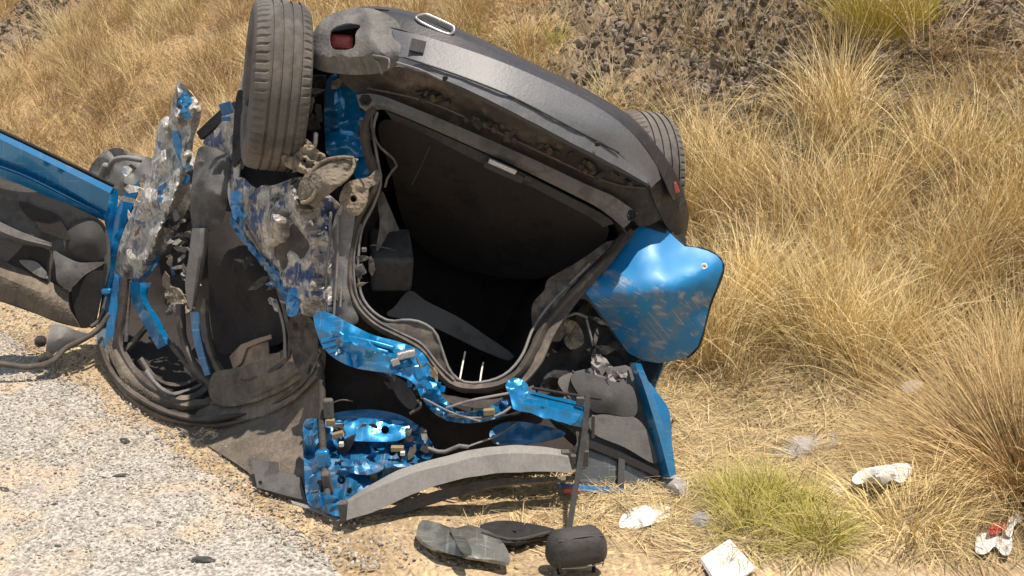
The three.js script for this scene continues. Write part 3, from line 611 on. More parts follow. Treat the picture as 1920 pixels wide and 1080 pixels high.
add('pillar_trim', panel([[690, 592, 3.655], [730, 605, 3.65], [762, 602, 3.645], [800, 607, 3.645], [820, 632, 3.64], [836, 680, 3.64], [858, 720, 3.63], [832, 712, 3.63], [800, 668, 3.63], [745, 634, 3.635], [705, 614, 3.645]], { crumple: .01, freq: 12, step: 8 }), M.seal);
add('boot_frame', loft([
  [[1182, 428, 3.98], [1120, 490, 3.94], [1060, 550, 3.87], [1020, 610, 3.80], [990, 670, 3.74], [945, 722, 3.69]],
  [[1190, 436, 3.97], [1142, 496, 3.93], [1085, 560, 3.85], [1042, 622, 3.77], [1012, 684, 3.71], [965, 735, 3.66]],
], { nu: 30, nv: 2, thick: .01, crumple: .008, freq: 14 }), M.seal);
add('frame_trim', panel([[1140, 452, 3.95], [1148, 458, 3.95], [1075, 532, 3.86], [1040, 580, 3.82], [1015, 612, 3.79], [1000, 618, 3.79], [998, 572, 3.82], [1020, 545, 3.84], [1030, 522, 3.86], [1085, 490, 3.90]], { crumple: .02, freq: 16, step: 7 }), M.grime);
add('frame_tail_strip', loft([[[720, 716, 3.60], [780, 728, 3.60], [860, 745, 3.60], [930, 748, 3.61], [1000, 722, 3.66]], [[730, 728, 3.59], [790, 742, 3.59], [860, 760, 3.59], [930, 764, 3.60], [1005, 736, 3.65]]], { nu: 30, nv: 2, thick: .008, crumple: .008, freq: 12 }), M.seal);

// left rear corner: lamp recess, crushed quarter panel, suspension remains
add('wheel_house', panel([[545, 100, 4.0], [620, 120, 3.95], [690, 165, 3.9], [700, 330, 3.86], [660, 420, 3.86], [560, 390, 3.98], [430, 345, 4.2], [470, 280, 4.2], [540, 250, 4.1]], { crumple: .02, freq: 8 }), M.black);
add('lamp_recess_panel', panel([[614, 148, 3.82], [648, 146, 3.79], [680, 176, 3.75], [692, 215, 3.73], [683, 262, 3.72], [694, 322, 3.71], [676, 350, 3.72], [650, 300, 3.77], [622, 290, 3.80], [608, 240, 3.83]], { crumple: .016, freq: 6, step: 7, angle: .4, folds: [[[[625, 150], [632, 220], [640, 290]], .03, 14], [[[612, 235], [650, 228], [690, 225]], .03, 10]] }), M.paint);
add('lamp_recess_fold', panel([[612, 255, 3.76], [640, 246, 3.73], [668, 250, 3.71], [690, 285, 3.70], [668, 296, 3.71], [640, 292, 3.73], [614, 290, 3.76]], { crumple: .012, freq: 9, step: 6, folds: [[[[615, 272], [650, 262], [690, 282]], .03, 12]] }), M.paint);
const susp = add('suspension_arm', [tube([[562, 240, 3.9], [570, 220, 3.88], [585, 190, 3.86], [592, 175, 3.86]], .006), boxAt(586, 231, 3.80, .05, .05, .05, .2, .3, .2), tube([[590, 250, 3.78], [588, 275, 3.76]], .011), boxAt(600, 160, 3.9, .05, .08, .04)], M.grime);
add('bush_ring', [tube(Array.from({ length: 12 }, (_, i) => [562 + 10 * Math.cos(i * .5236), 209 + 10 * Math.sin(i * .5236), 3.80]), .008, { closed: true }), boxAt(562, 209, 3.81, .016, .016, .03, 0, 0, 0, .4)], M.sill, susp);
add('white_connector', tube([[592, 252, 3.73], [591, 268, 3.73], [587, 282, 3.735]], .009), M.paleClip, susp);
add('mud_caked_bracket', panel([[532, 300, 3.66], [545, 270, 3.68], [562, 256, 3.68], [575, 262, 3.66], [590, 275, 3.63], [604, 292, 3.62], [600, 312, 3.60], [588, 330, 3.60], [570, 326, 3.62], [548, 318, 3.64], [534, 310, 3.66]], { crumple: .045, freq: 20, step: 6, thick: .015, holes: [[572, 300, 5], [588, 312, 5], [555, 280, 4]] }), M.mud);
const lamp = add('tail_lamp_housing', panel([[558, 358, 3.62], [566, 335, 3.60], [590, 310, 3.58], [616, 297, 3.57], [666, 297, 3.56], [662, 322, 3.55], [640, 345, 3.53], [606, 372, 3.53], [580, 384, 3.56], [562, 376, 3.60]], { crumple: .02, freq: 12, step: 8, thick: .02, inner: [[610, 335, 3.50]] }), M.mud);
add('housing_rim', tube([[582, 330, 3.57], [600, 307, 3.56], [618, 298, 3.55], [664, 298, 3.545], [658, 325, 3.53], [635, 345, 3.51], [600, 350, 3.52], [582, 375, 3.54], [566, 380, 3.57]], .007), M.mud, lamp);
add('mounting_bracket', panel([[636, 372, 3.60], [648, 345, 3.60], [668, 336, 3.60], [690, 332, 3.62], [706, 318, 3.63], [716, 326, 3.63], [708, 345, 3.62], [692, 352, 3.61], [686, 385, 3.60], [668, 405, 3.60], [644, 392, 3.60]], { crumple: .012, freq: 14, step: 7, thick: .02, holes: [[663, 372, 7]] }), M.mud);
add('quarter_panel', panel([[430, 338, 4.0], [455, 333, 3.95], [480, 352, 3.86], [520, 345, 3.78], [562, 332, 3.72], [600, 352, 3.68], [640, 392, 3.66], [650, 470, 3.68], [642, 560, 3.68], [612, 592, 3.70], [575, 592, 3.74], [548, 575, 3.78], [526, 528, 3.82], [500, 492, 3.86], [470, 450, 3.92], [442, 412, 3.98], [428, 372, 4.01]],
  { inner: [[490, 400, 3.80], [520, 420, 3.70], [548, 440, 3.76], [580, 450, 3.64], [612, 450, 3.70], [560, 500, 3.76], [590, 530, 3.66], [620, 530, 3.71], [560, 380, 3.68], [600, 400, 3.72]], crumple: .03, freq: 9, step: 6, thick: .004, angle: .35, folds: [[[[500, 352], [512, 410], [545, 470], [562, 530], [566, 585]], .07, 26], [[[545, 345], [560, 400], [585, 470], [588, 560]], .06, 22], [[[600, 360], [612, 430], [620, 500], [616, 585]], .06, 18], [[[455, 345], [470, 400], [505, 470], [535, 540]], .06, 22], [[[520, 470], [560, 450], [610, 470]], -.05, 18]] }), M.scuffBlue);
add('quarter_fold', panel([[548, 415, 3.70], [570, 430, 3.66], [580, 470, 3.65], [572, 530, 3.68], [558, 550, 3.72], [540, 520, 3.76], [515, 480, 3.79], [522, 440, 3.75]], { crumple: .025, freq: 8, step: 8 }), M.grime);
add('torn_blue_flap', panel([[432, 360, 3.95], [446, 358, 3.92], [462, 372, 3.88], [472, 368, 3.86], [470, 395, 3.86], [458, 410, 3.88], [440, 412, 3.92], [434, 395, 3.94]], { crumple: .025, freq: 18, step: 6 }), M.paint);
add('torn_blue_edge', panel([[430, 408, 3.95], [446, 420, 3.90], [470, 455, 3.86], [500, 490, 3.80], [530, 520, 3.76], [548, 558, 3.72], [568, 578, 3.70], [560, 592, 3.71], [538, 575, 3.75], [515, 530, 3.80], [485, 490, 3.85], [452, 450, 3.91], [434, 425, 3.95]], { crumple: .03, freq: 20, step: 6, ragged: 2 }), M.paintDirty);
add('torn_blue_tab', panel([[540, 548, 3.70], [556, 540, 3.69], [562, 565, 3.68], [556, 590, 3.68], [538, 590, 3.70]], { crumple: .02, freq: 22, step: 5 }), M.paint);
add('rear_pillar', panel([[632, 395, 3.66], [664, 392, 3.64], [662, 430, 3.64], [652, 500, 3.64], [656, 560, 3.635], [672, 600, 3.63], [650, 612, 3.63], [622, 602, 3.65], [614, 500, 3.67]], { crumple: .012, freq: 9, step: 8 }), M.sill);
add('pillar_seam', [tube([[620, 400, 3.65], [618, 450, 3.65], [612, 520, 3.66], [612, 590, 3.65]], .006), tube([[634, 405, 3.64], [632, 500, 3.64], [626, 590, 3.63]], .005), tube([[640, 540, 3.62], [638, 575, 3.61]], .004)], M.sill);
add('torn_arch_strip', panel([[476, 38, 4.0], [484, 62, 3.98], [474, 140, 3.97], [462, 200, 3.98], [448, 330, 4.02], [438, 334, 4.05], [444, 210, 4.06], [460, 110, 4.05]], { crumple: .02, freq: 12, step: 7 }), M.scuff);
add('arch_liner_rag', panel([[446, 170, 4.02], [466, 190, 3.96], [462, 260, 3.96], [450, 300, 3.98], [436, 310, 4.02], [438, 230, 4.05]], { crumple: .03, freq: 14, step: 7 }), M.black);
// left flank: open door frames, crushed sill and pillars
add('cabin_backing', panel(rest([[225, 420, 5.1], [330, 330, 5.0], [440, 320, 4.6], [560, 400, 4.3], [640, 560, 4.1], [620, 720, 3.86], [560, 742, 3.98], [500, 762, 4.1], [400, 778, 4.3], [330, 772, 4.46], [260, 742, 4.62], [205, 690, 4.78], [205, 560, 4.95]], 0.01), { inner: [[450, 560, 4.6], [300, 580, 5.0], [520, 600, 4.35]], crumple: .02, freq: 4, step: 18 }), M.cabin);
add('seat_back', panel([[395, 420, 4.45], [440, 400, 4.4], [500, 470, 4.3], [530, 560, 4.2], [530, 640, 4.15], [470, 650, 4.25], [410, 660, 4.4], [392, 560, 4.5]], { inner: [[460, 520, 4.22]], thick: .03, crumple: .01, freq: 5 }), M.cabin);
add('side_sill', panel([[298, 232, 4.55], [318, 220, 4.5], [326, 262, 4.5], [345, 315, 4.48], [358, 338, 4.46], [356, 378, 4.48], [335, 422, 4.55], [308, 470, 4.62], [285, 500, 4.66], [255, 526, 4.72], [228, 518, 4.76], [216, 505, 4.78], [226, 450, 4.75], [246, 400, 4.70], [272, 340, 4.64], [288, 290, 4.6]],
  { crumple: .016, freq: 9, step: 6, angle: .35, folds: [[[[308, 235], [298, 300], [268, 380], [240, 450], [228, 512]], .07, 20], [[[340, 320], [322, 380], [290, 450], [262, 520]], .07, 20], [[[356, 345], [330, 400], [300, 470]], -.04, 14]], inner: [[300, 380, 4.48], [320, 400, 4.56], [285, 440, 4.54], [265, 460, 4.62], [262, 490, 4.60], [310, 300, 4.50]] }), M.scuff);
add('sill_ridge', loft([[[282, 330, 4.58], [262, 375, 4.60], [246, 420, 4.64], [240, 440, 4.66]], [[300, 335, 4.5], [282, 380, 4.54], [262, 425, 4.58], [252, 445, 4.62]], [[306, 345, 4.54], [290, 385, 4.58], [268, 430, 4.62], [256, 448, 4.65]]], { nu: 20, nv: 3, thick: .006, crumple: .008, freq: 16 }), M.trimPale);
add('torn_sill_end', panel([[334, 152, 4.42], [350, 165, 4.40], [374, 195, 4.40], [376, 222, 4.42], [364, 258, 4.45], [358, 300, 4.46], [342, 316, 4.48], [324, 275, 4.5], [317, 222, 4.48], [326, 180, 4.45]], { crumple: .02, freq: 11, step: 6, angle: .35, folds: [[[[336, 155], [330, 210], [338, 260], [348, 312]], .07, 16], [[[362, 195], [356, 240], [352, 290]], .06, 14], [[[320, 232], [345, 205], [372, 205]], .04, 9]] }), M.scuff);
add('torn_blue_tip', panel([[332, 158, 4.40], [343, 166, 4.38], [356, 182, 4.37], [364, 196, 4.37], [350, 202, 4.37], [338, 196, 4.38], [330, 180, 4.39]], { crumple: .02, freq: 18, step: 6 }), M.paint);
add('torn_blue_tip', panel([[338, 206, 4.37], [362, 202, 4.36], [366, 218, 4.38], [346, 222, 4.38]], { crumple: .015, freq: 18, step: 6 }), M.paint);
add('bent_blue_strip', panel([[324, 245, 4.42], [334, 252, 4.41], [342, 275, 4.41], [352, 300, 4.42], [356, 318, 4.43], [346, 318, 4.43], [332, 292, 4.43], [324, 268, 4.43]], { crumple: .015, freq: 16, step: 6 }), M.paint);
add('blue_paint_patch', panel([[296, 352, 4.50], [320, 338, 4.48], [352, 328, 4.43], [352, 342, 4.43], [322, 352, 4.46], [300, 366, 4.5]], { crumple: .012, freq: 18, step: 6 }), M.paintDirty);
add('drain_plug', [boxAt(303, 375, 4.48, .035, .028, .012, 0, 0, 0, .45), boxAt(318, 358, 4.46, .012, .03, .012, 0, 0, .4), boxAt(304, 377, 4.475, .02, .02, .012, 0, 0, .2, .45)], M.paint);
add('sill_flange', panel([[262, 345, 4.72], [248, 388, 4.74], [232, 430, 4.77], [215, 500, 4.79], [198, 512, 4.82], [204, 450, 4.82], [215, 400, 4.80], [238, 358, 4.77]], { crumple: .01, freq: 12, step: 8 }), M.paint);
add('sill_blue_edge', panel([[232, 428, 4.74], [222, 460, 4.75], [216, 500, 4.76], [204, 512, 4.77], [208, 470, 4.77], [216, 440, 4.76]], { crumple: .008, step: 6 }), M.paint);
add('sill_lower_edge', panel([[300, 478, 4.60], [292, 500, 4.60], [262, 530, 4.64], [245, 538, 4.68], [240, 528, 4.69], [258, 518, 4.66], [284, 492, 4.62]], { crumple: .02, freq: 18, step: 6 }), M.paint);
add('front_arch_liner', panel([[165, 332, 5.3], [180, 298, 5.25], [215, 277, 5.2], [250, 288, 5.15], [290, 300, 5.05], [284, 330, 5.0], [255, 346, 5.05], [228, 368, 5.1], [200, 352, 5.2]], { crumple: .06, freq: 6, step: 8 }), M.sill);
add('arch_fold', [tube([[200, 325, 5.08], [212, 302, 5.05], [235, 296, 5.02], [262, 300, 5.0]], .014), tube([[186, 340, 5.1], [198, 312, 5.06]], .02)], M.trimPale);
add('door_arch_band', loft([[[368, 248, 4.4], [395, 222, 4.3], [420, 200, 4.22], [440, 190, 4.15]], [[376, 262, 4.38], [402, 240, 4.28], [425, 220, 4.2], [442, 212, 4.13]]], { nu: 16, nv: 2, thick: .02 }), M.black);
add('arch_panel', panel([[380, 268, 4.3], [408, 238, 4.22], [430, 208, 4.15], [440, 218, 4.1], [440, 330, 4.1], [430, 360, 4.15], [424, 300, 4.2], [405, 280, 4.25]], { crumple: .025, freq: 10, step: 8 }), M.scuffBlue);
add('arch_clip', [boxAt(425, 203, 4.08, .05, .05, .02, 0, 0, .3), boxAt(424, 222, 4.06, .035, .02, .02)], M.paintDirty);
add('centre_pillar_trim', panel([[376, 275, 4.22], [410, 280, 4.16], [430, 300, 4.12], [428, 350, 4.12], [422, 400, 4.14], [402, 430, 4.16], [366, 433, 4.2], [357, 395, 4.22], [360, 340, 4.22], [366, 300, 4.23]], { crumple: .03, freq: 7, step: 8, inner: [[392, 350, 4.1]] }), M.trim);
add('centre_pillar_blade', loft([[[360, 428, 4.2], [354, 480, 4.22], [347, 530, 4.25], [352, 575, 4.28]], [[376, 428, 4.14], [372, 480, 4.16], [366, 530, 4.2], [360, 577, 4.25]], [[394, 428, 4.18], [386, 480, 4.2], [376, 530, 4.24], [366, 575, 4.28]]], { nu: 20, nv: 3, thick: .005, round: true, crumple: .004, freq: 12 }), M.trimPale);
add('pillar_inner', panel([[300, 480, 4.72], [340, 400, 4.6], [358, 400, 4.5], [350, 480, 4.5], [348, 570, 4.5], [330, 580, 4.6], [310, 540, 4.7]], { crumple: .03, freq: 10, step: 9 }), M.black);
add('belt_reel', [boxAt(325, 505, 4.55, .02, .06, .02, 0, 0, .2, .4)], M.paintDirty);
add('belt_bracket', panel([[310, 545, 4.5], [330, 540, 4.48], [350, 565, 4.45], [360, 580, 4.42], [340, 590, 4.45], [315, 575, 4.5]], { crumple: .03, freq: 20, step: 6, thick: .012 }), M.mud);
add('front_pillar', loft([[[200, 508, 4.78], [192, 550, 4.77], [184, 600, 4.77], [180, 650, 4.77]], [[215, 512, 4.70], [208, 555, 4.69], [201, 600, 4.69], [195, 652, 4.70]], [[236, 522, 4.72], [228, 560, 4.71], [220, 605, 4.70], [208, 655, 4.71]]], { nu: 24, nv: 3, thick: .005, crumple: .004, freq: 8 }), M.paint);
add('hinge', [boxAt(200, 546, 4.67, .05, .028, .03, 0, 0, .1, .4)], M.paint);
add('bent_window_pillar', loft([[[243, 528, 4.62], [248, 565, 4.6], [270, 610, 4.56], [296, 655, 4.52]], [[262, 530, 4.56], [266, 560, 4.54], [288, 600, 4.5], [312, 645, 4.46]], [[284, 528, 4.58], [276, 560, 4.57], [298, 598, 4.53], [322, 644, 4.49]]], { nu: 24, nv: 3, thick: .005, crumple: .012, freq: 12 }), M.paint);
add('window_frame_seal', moulding(rest([[236, 522, 4.66], [229, 580, 4.66], [222, 628, 4.66], [226, 655, 4.64], [245, 690, 4.58], [275, 720, 4.5], [312, 742, 4.42], [345, 750, 4.36], [378, 740, 4.3], [394, 722, 4.28]], 0.06), 19, { raise: .015, n: 40 }), M.seal);
add('window_frame_brace', moulding([[276, 612, 4.62], [252, 640, 4.63], [228, 668, 4.64]], 13), M.seal);
add('window_frame_bead', moulding([[246, 526, 4.63], [240, 590, 4.63], [236, 640, 4.62]], 7, { raise: .01 }), M.sill);
add('window_frame_inner', moulding(rest([[262, 672, 4.54], [285, 705, 4.47], [315, 722, 4.42], [345, 722, 4.38], [372, 710, 4.34]], 0.06), 12), M.seal);
add('window_frame_post', moulding([[318, 640, 4.5], [345, 675, 4.42], [372, 708, 4.34], [388, 732, 4.3]], 13), M.seal);
add('broken_glass_edge', moulding(rest([[272, 695, 4.47], [296, 724, 4.41], [325, 740, 4.36], [355, 732, 4.33], [380, 722, 4.3]], 0.08), 10, { raise: .012, crumple: .01 }), M.sill);
add('centre_pillar_seal', moulding([[338, 570, 4.35], [341, 620, 4.32], [356, 670, 4.28], [385, 710, 4.22], [420, 728, 4.15]], 17, { n: 24 }), M.seal);
add('centre_pillar_bead', moulding([[384, 560, 4.25], [386, 610, 4.22], [396, 660, 4.18], [416, 700, 4.13], [440, 720, 4.08]], 15, { n: 24 }), M.seal);
add('centre_pillar_blue', loft([[[356, 585, 4.28], [360, 620, 4.26], [368, 660, 4.23], [384, 705, 4.18]], [[370, 585, 4.25], [374, 620, 4.23], [382, 660, 4.2], [394, 702, 4.15]]], { nu: 16, nv: 2, thick: .008 }), M.paintDirty);
add('rear_door_seal', moulding([[436, 722, 4.08], [480, 708, 4.0], [520, 690, 3.92], [541, 668, 3.88], [546, 630, 3.86], [538, 590, 3.86], [525, 545, 3.88], [508, 515, 3.9]], 13, { n: 34 }), M.seal);
add('rear_door_bead', moulding([[518, 560, 3.9], [533, 610, 3.88], [537, 670, 3.88]], 9), M.sill);
add('torn_headliner', panel([[430, 668, 4.2], [452, 646, 4.16], [478, 636, 4.12], [508, 627, 4.08], [509, 634, 4.07], [480, 644, 4.10], [462, 652, 4.12], [452, 680, 4.12], [438, 694, 4.14]], { crumple: .006, freq: 8, step: 7, thick: .006, soft: false }), M.card);
add('torn_headliner_fold', panel([[464, 655, 4.14], [480, 646, 4.12], [503, 640, 4.09], [504, 664, 4.05], [530, 660, 4.0], [532, 676, 3.97], [500, 690, 4.0], [470, 696, 4.06], [446, 700, 4.12], [452, 684, 4.14]], { crumple: .008, freq: 9, step: 7, thick: .006, soft: false }), M.card);
add('roof_rail_pad', panel([[400, 700, 4.16], [440, 690, 4.08], [500, 672, 3.98], [540, 650, 3.9], [580, 630, 3.82], [600, 660, 3.76], [585, 690, 3.78], [540, 725, 3.86], [480, 752, 3.98], [420, 762, 4.1], [392, 740, 4.18]], { crumple: .03, freq: 9, step: 8 }), M.dusty);
add('pillar_foot', panel([[540, 598, 3.84], [580, 594, 3.78], [596, 640, 3.74], [590, 690, 3.75], [560, 700, 3.8], [545, 650, 3.84]], { crumple: .03, freq: 12, step: 7 }), M.grime);
add('roof_side_frame', panel(rest([[183, 640, 4.72], [205, 632, 4.70], [228, 652, 4.66], [252, 694, 4.58], [290, 728, 4.48], [345, 746, 4.36], [400, 742, 4.24], [460, 728, 4.08], [515, 706, 3.96], [556, 668, 3.85], [580, 640, 3.79], [602, 660, 3.73], [596, 705, 3.74], [560, 745, 3.82], [500, 778, 3.95], [420, 797, 4.14], [350, 795, 4.32], [290, 778, 4.46], [236, 744, 4.60], [200, 700, 4.69]], 0.02), { step: 9, crumple: .012, freq: 9, thick: .02 }), M.dusty);
add('roof_rail', moulding(rest([[186, 645, 4.71], [202, 688, 4.68], [236, 730, 4.60], [290, 764, 4.48], [345, 782, 4.36], [405, 786, 4.22], [475, 772, 4.04], [535, 745, 3.90], [580, 706, 3.79], [600, 664, 3.73]], 0.05), 13, { raise: .028, n: 60, crumple: .004 }), M.seal);
add('drip_rail', moulding(rest([[205, 700, 4.64], [245, 746, 4.54], [300, 779, 4.42], [360, 795, 4.28], [420, 796, 4.14], [490, 780, 3.98], [550, 749, 3.83], [594, 706, 3.73]], 0.03), 9, { raise: .014, n: 50 }), M.dusty);
add('roof_rail_inner', moulding([[395, 758, 4.2], [450, 750, 4.06], [510, 728, 3.92], [560, 694, 3.80]], 14, { raise: .012, n: 30 }), M.dusty);
add('rail_pad_strip', moulding(rest([[214, 655, 4.66], [240, 706, 4.58], [288, 742, 4.48], [342, 760, 4.36], [400, 756, 4.22]], 0.04), 24, { n: 30, crumple: .01 }), M.dusty);
add('roof_skin', panel(rest([[200, 690, 4.72], [250, 742, 4.56], [320, 778, 4.4], [405, 786, 4.22], [490, 768, 4.02], [560, 735, 3.84], [598, 690, 3.74], [606, 780, 3.68], [604, 870, 3.56], [602, 950, 3.45], [560, 938, 3.50], [480, 916, 3.60], [468, 888, 3.68], [400, 842, 3.92], [330, 800, 4.18], [270, 765, 4.40], [220, 720, 4.62]], 0.012), { crumple: .02, freq: 6, step: 10, inner: [[500, 840, 3.72]] }), M.dusty);
add('roof_bracket', panel(rest([[472, 862, 3.66], [520, 866, 3.60], [521, 886, 3.58], [562, 892, 3.54], [574, 938, 3.46], [540, 930, 3.50], [482, 914, 3.58]], 0.03), { crumple: .006, freq: 10, step: 8, soft: false, thick: .008, holes: [[488, 905, 4]] }), M.trim);
// crushed tail of the roof and the wrecked tailgate
add('tailgate_cavity', panel([[596, 660, 3.85], [700, 690, 3.82], [800, 740, 3.8], [960, 770, 3.85], [1060, 800, 3.9], [1090, 860, 3.85], [950, 870, 3.75], [800, 880, 3.72], [660, 940, 3.62], [600, 900, 3.7]], { crumple: .02, freq: 6, step: 14 }), M.cabin);
add('added_sun_baffle', loft([[[596, 620, 3.62], [700, 690, 3.61], [800, 745, 3.60], [900, 785, 3.62], [1010, 765, 3.72]], [[640, 590, 4.1], [730, 650, 4.08], [818, 702, 4.06], [905, 740, 4.08], [1000, 722, 4.12]]], { nu: 24, nv: 4, thick: .008, crumple: .01 }), M.black);  // added sheet, blocks the sun from the tailgate cavity
add('roof_tail_fold', panel([[588, 592, 3.62], [612, 585, 3.60], [655, 606, 3.58], [700, 628, 3.57], [745, 640, 3.57], [785, 656, 3.57], [806, 682, 3.56], [815, 710, 3.55], [828, 740, 3.55], [850, 768, 3.54], [832, 774, 3.53], [795, 752, 3.52], [775, 718, 3.51], [742, 702, 3.51], [700, 696, 3.51], [660, 688, 3.52], [622, 668, 3.54], [600, 640, 3.58]], { crumple: .022, freq: 7, step: 6, inner: [[660, 650, 3.51], [720, 672, 3.51]], angle: .4, folds: [[[[595, 615], [650, 640], [720, 662], [790, 690], [840, 765]], .035, 18], [[[640, 610], [650, 685]], .03, 12], [[[690, 630], [682, 695]], .03, 14], [[[770, 660], [750, 700]], .03, 12], [[[825, 715], [785, 745]], .03, 12]] }), M.paint);
add('roof_tail_channel', [tube([[606, 640, 3.54], [640, 632, 3.53], [690, 640, 3.52], [735, 652, 3.52]], .010), tube([[608, 652, 3.53], [645, 642, 3.52], [690, 650, 3.51], [725, 660, 3.51]], .007), tube([[620, 660, 3.52], [655, 652, 3.515], [700, 660, 3.51]], .008)], M.paint);
add('roof_seam_strip', panel([[800, 752, 3.53], [850, 770, 3.52], [900, 770, 3.53], [945, 748, 3.57], [962, 762, 3.57], [920, 788, 3.53], [862, 793, 3.52], [818, 778, 3.52]], { crumple: .03, freq: 18, step: 6 }), M.paintDirty);
add('torn_seam', [tube([[838, 765, 3.50], [880, 752, 3.50], [930, 742, 3.54], [952, 738, 3.56]], .006), tube([[840, 778, 3.5], [890, 784, 3.5], [935, 778, 3.52], [965, 758, 3.55]], .005), tube([[790, 745, 3.5], [850, 775, 3.49], [900, 790, 3.5]], .004)], M.sill);
add('spoiler_end', loft([[[948, 722, 3.62], [1000, 735, 3.63], [1060, 748, 3.66], [1106, 757, 3.70]], [[955, 740, 3.54], [1000, 758, 3.55], [1055, 768, 3.58], [1100, 776, 3.62]], [[962, 765, 3.53], [1000, 778, 3.54], [1050, 790, 3.57], [1092, 803, 3.61]]], { nu: 24, nv: 4, thick: .005, crumple: .016, freq: 14 }), M.paint);
add('spoiler_cap', panel([[948, 722, 3.58], [966, 708, 3.60], [990, 722, 3.60], [985, 745, 3.58], [962, 748, 3.56]], { crumple: .02, freq: 16, step: 6 }), M.paint);
add('spoiler_strip', tube([[1000, 728, 3.60], [1060, 738, 3.62], [1125, 748, 3.66]], .006), M.black);
add('lamp_bracket', [boxAt(762, 664, 3.49, .07, .03, .03, 0, 0, .25, .3), boxAt(742, 678, 3.49, .03, .025, .02, 0, 0, .3)], M.steel);
add('wiring_plug', [boxAt(813, 698, 3.5, .022, .028, .02, 0, 0, .5), boxAt(917, 772, 3.5, .04, .022, .02, 0, 0, .1)], M.brass);
add('loose_cable', [tube([[782, 672, 3.5], [790, 690, 3.49], [800, 680, 3.49], [812, 692, 3.49]], .004), tube([[770, 775, 3.52], [790, 760, 3.5], [784, 752, 3.5]], .006), tube([[615, 760, 3.55], [640, 750, 3.54], [660, 752, 3.55]], .003)], M.seal);
add('black_side_trim', panel([[730, 706, 3.58], [760, 716, 3.56], [782, 752, 3.55], [770, 768, 3.56], [745, 745, 3.58]], { crumple: .01, step: 8 }), M.trimDark);
const gate = add('tailgate_inner_panel', panel([[570, 792, 3.55], [600, 784, 3.56], [640, 772, 3.60], [700, 768, 3.62], [760, 782, 3.60], [800, 815, 3.58], [812, 848, 3.54], [790, 870, 3.50], [755, 884, 3.47], [700, 908, 3.43], [655, 940, 3.39], [640, 975, 3.36], [602, 955, 3.40], [576, 940, 3.43], [570, 860, 3.49]],
  { crumple: .022, freq: 6, step: 7, thick: .004, angle: .4, folds: [[[[575, 850], [640, 840], [720, 836], [800, 850]], -.05, 16], [[[590, 790], [596, 860], [600, 950]], .05, 14], [[[640, 880], [700, 872], [770, 875]], .04, 14], [[[660, 905], [640, 960]], .04, 14]], holes: [[722, 803, 9], [742, 806, 5], [702, 845, 6], [735, 848, 7], [640, 868, 6], [640, 900, 8], [600, 905, 6], [655, 920, 6]] }), M.paintDirty);
add('panel_plate', panel([[672, 796, 3.54], [706, 794, 3.54], [702, 822, 3.50], [662, 820, 3.50]], { step: 8, thick: .004, soft: false }), M.steel, gate);
add('panel_plate', panel([[655, 785, 3.56], [745, 788, 3.56], [770, 802, 3.55], [745, 826, 3.50], [650, 824, 3.50], [645, 800, 3.54]], { step: 8, crumple: .014, freq: 16, holes: [[722, 806, 8]] }), M.paint, gate);
add('panel_fold', [panel([[640, 868, 3.45], [680, 862, 3.44], [720, 876, 3.42], [690, 890, 3.40], [652, 884, 3.41]], { step: 7, crumple: .02, freq: 18 }), panel([[570, 795, 3.52], [588, 790, 3.51], [594, 812, 3.49], [582, 835, 3.48], [570, 825, 3.5]], { step: 6, crumple: .02, freq: 22 }), panel([[578, 930, 3.40], [610, 925, 3.37], [636, 938, 3.35], [640, 968, 3.33], [600, 955, 3.37]], { step: 7, crumple: .02, freq: 18 })], M.paintDirty, gate);
add('panel_clip', [boxAt(620, 792, 3.5, .03, .025, .02), boxAt(634, 815, 3.48, .04, .02, .02, 0, 0, .3), boxAt(745, 841, 3.46, .045, .018, .02)], M.brass, gate);
add('panel_screw', [boxAt(640, 833, 3.46, .016, .016, .016), boxAt(755, 850, 3.45, .016, .014, .016)], M.paleClip, gate);
add('gate_strut', [tube([[600, 680, 3.6], [604, 740, 3.55], [603, 800, 3.5], [608, 870, 3.44], [616, 960, 3.36]], .013)], M.grime);
add('strut_cover', [boxAt(616, 766, 3.5, .035, .075, .03, 0, 0, 0, .3), boxAt(614, 905, 3.4, .03, .09, .03, .2, 0, .12, .3)], M.trim);
add('dark_handle', boxAt(606, 860, 3.43, .05, .07, .035, 0, 0, .1, .4), M.paint);
add('hanging_plate', panel([[920, 806, 3.64], [960, 790, 3.64], [1030, 800, 3.66], [1060, 815, 3.68], [1000, 832, 3.62], [930, 832, 3.6]], { step: 8, crumple: .02, freq: 12 }), M.paintDirty);
add('tailgate_hinge_rod', [tube([[795, 838, 3.52], [830, 848, 3.5], [862, 836, 3.5], [876, 838, 3.5]], .008), tube([[876, 838, 3.5], [935, 815, 3.56], [965, 795, 3.6]], .004)], M.sill);
// grey trim of the tailgate arching over the ground
const strip = add('tailgate_trim', loft([
  [[648, 938, 3.36], [700, 906, 3.38], [760, 876, 3.41], [850, 852, 3.46], [930, 837, 3.52], [1000, 836, 3.57], [1060, 843, 3.61]],
  [[652, 942, 3.29], [705, 915, 3.32], [765, 890, 3.36], [850, 868, 3.41], [930, 852, 3.47], [1000, 850, 3.52], [1066, 856, 3.56]],
  [[650, 976, 3.28], [705, 958, 3.31], [765, 930, 3.35], [850, 902, 3.40], [930, 888, 3.46], [1000, 884, 3.51], [1074, 887, 3.55]],
], { nu: 50, nv: 4, thick: .007, crumple: .010, freq: 5 }), M.trimPale);
add('trim_shadow_band', loft([[[700, 968, 3.40], [765, 938, 3.44], [850, 912, 3.5], [960, 896, 3.58], [1076, 893, 3.66]], [[690, 985, 3.38], [765, 960, 3.42], [850, 932, 3.48], [960, 908, 3.56], [1076, 900, 3.64]]], { nu: 30, nv: 2, thick: .01, crumple: .008 }), M.dusty, strip);  // brown sheet standing in for the shadow band below the trim
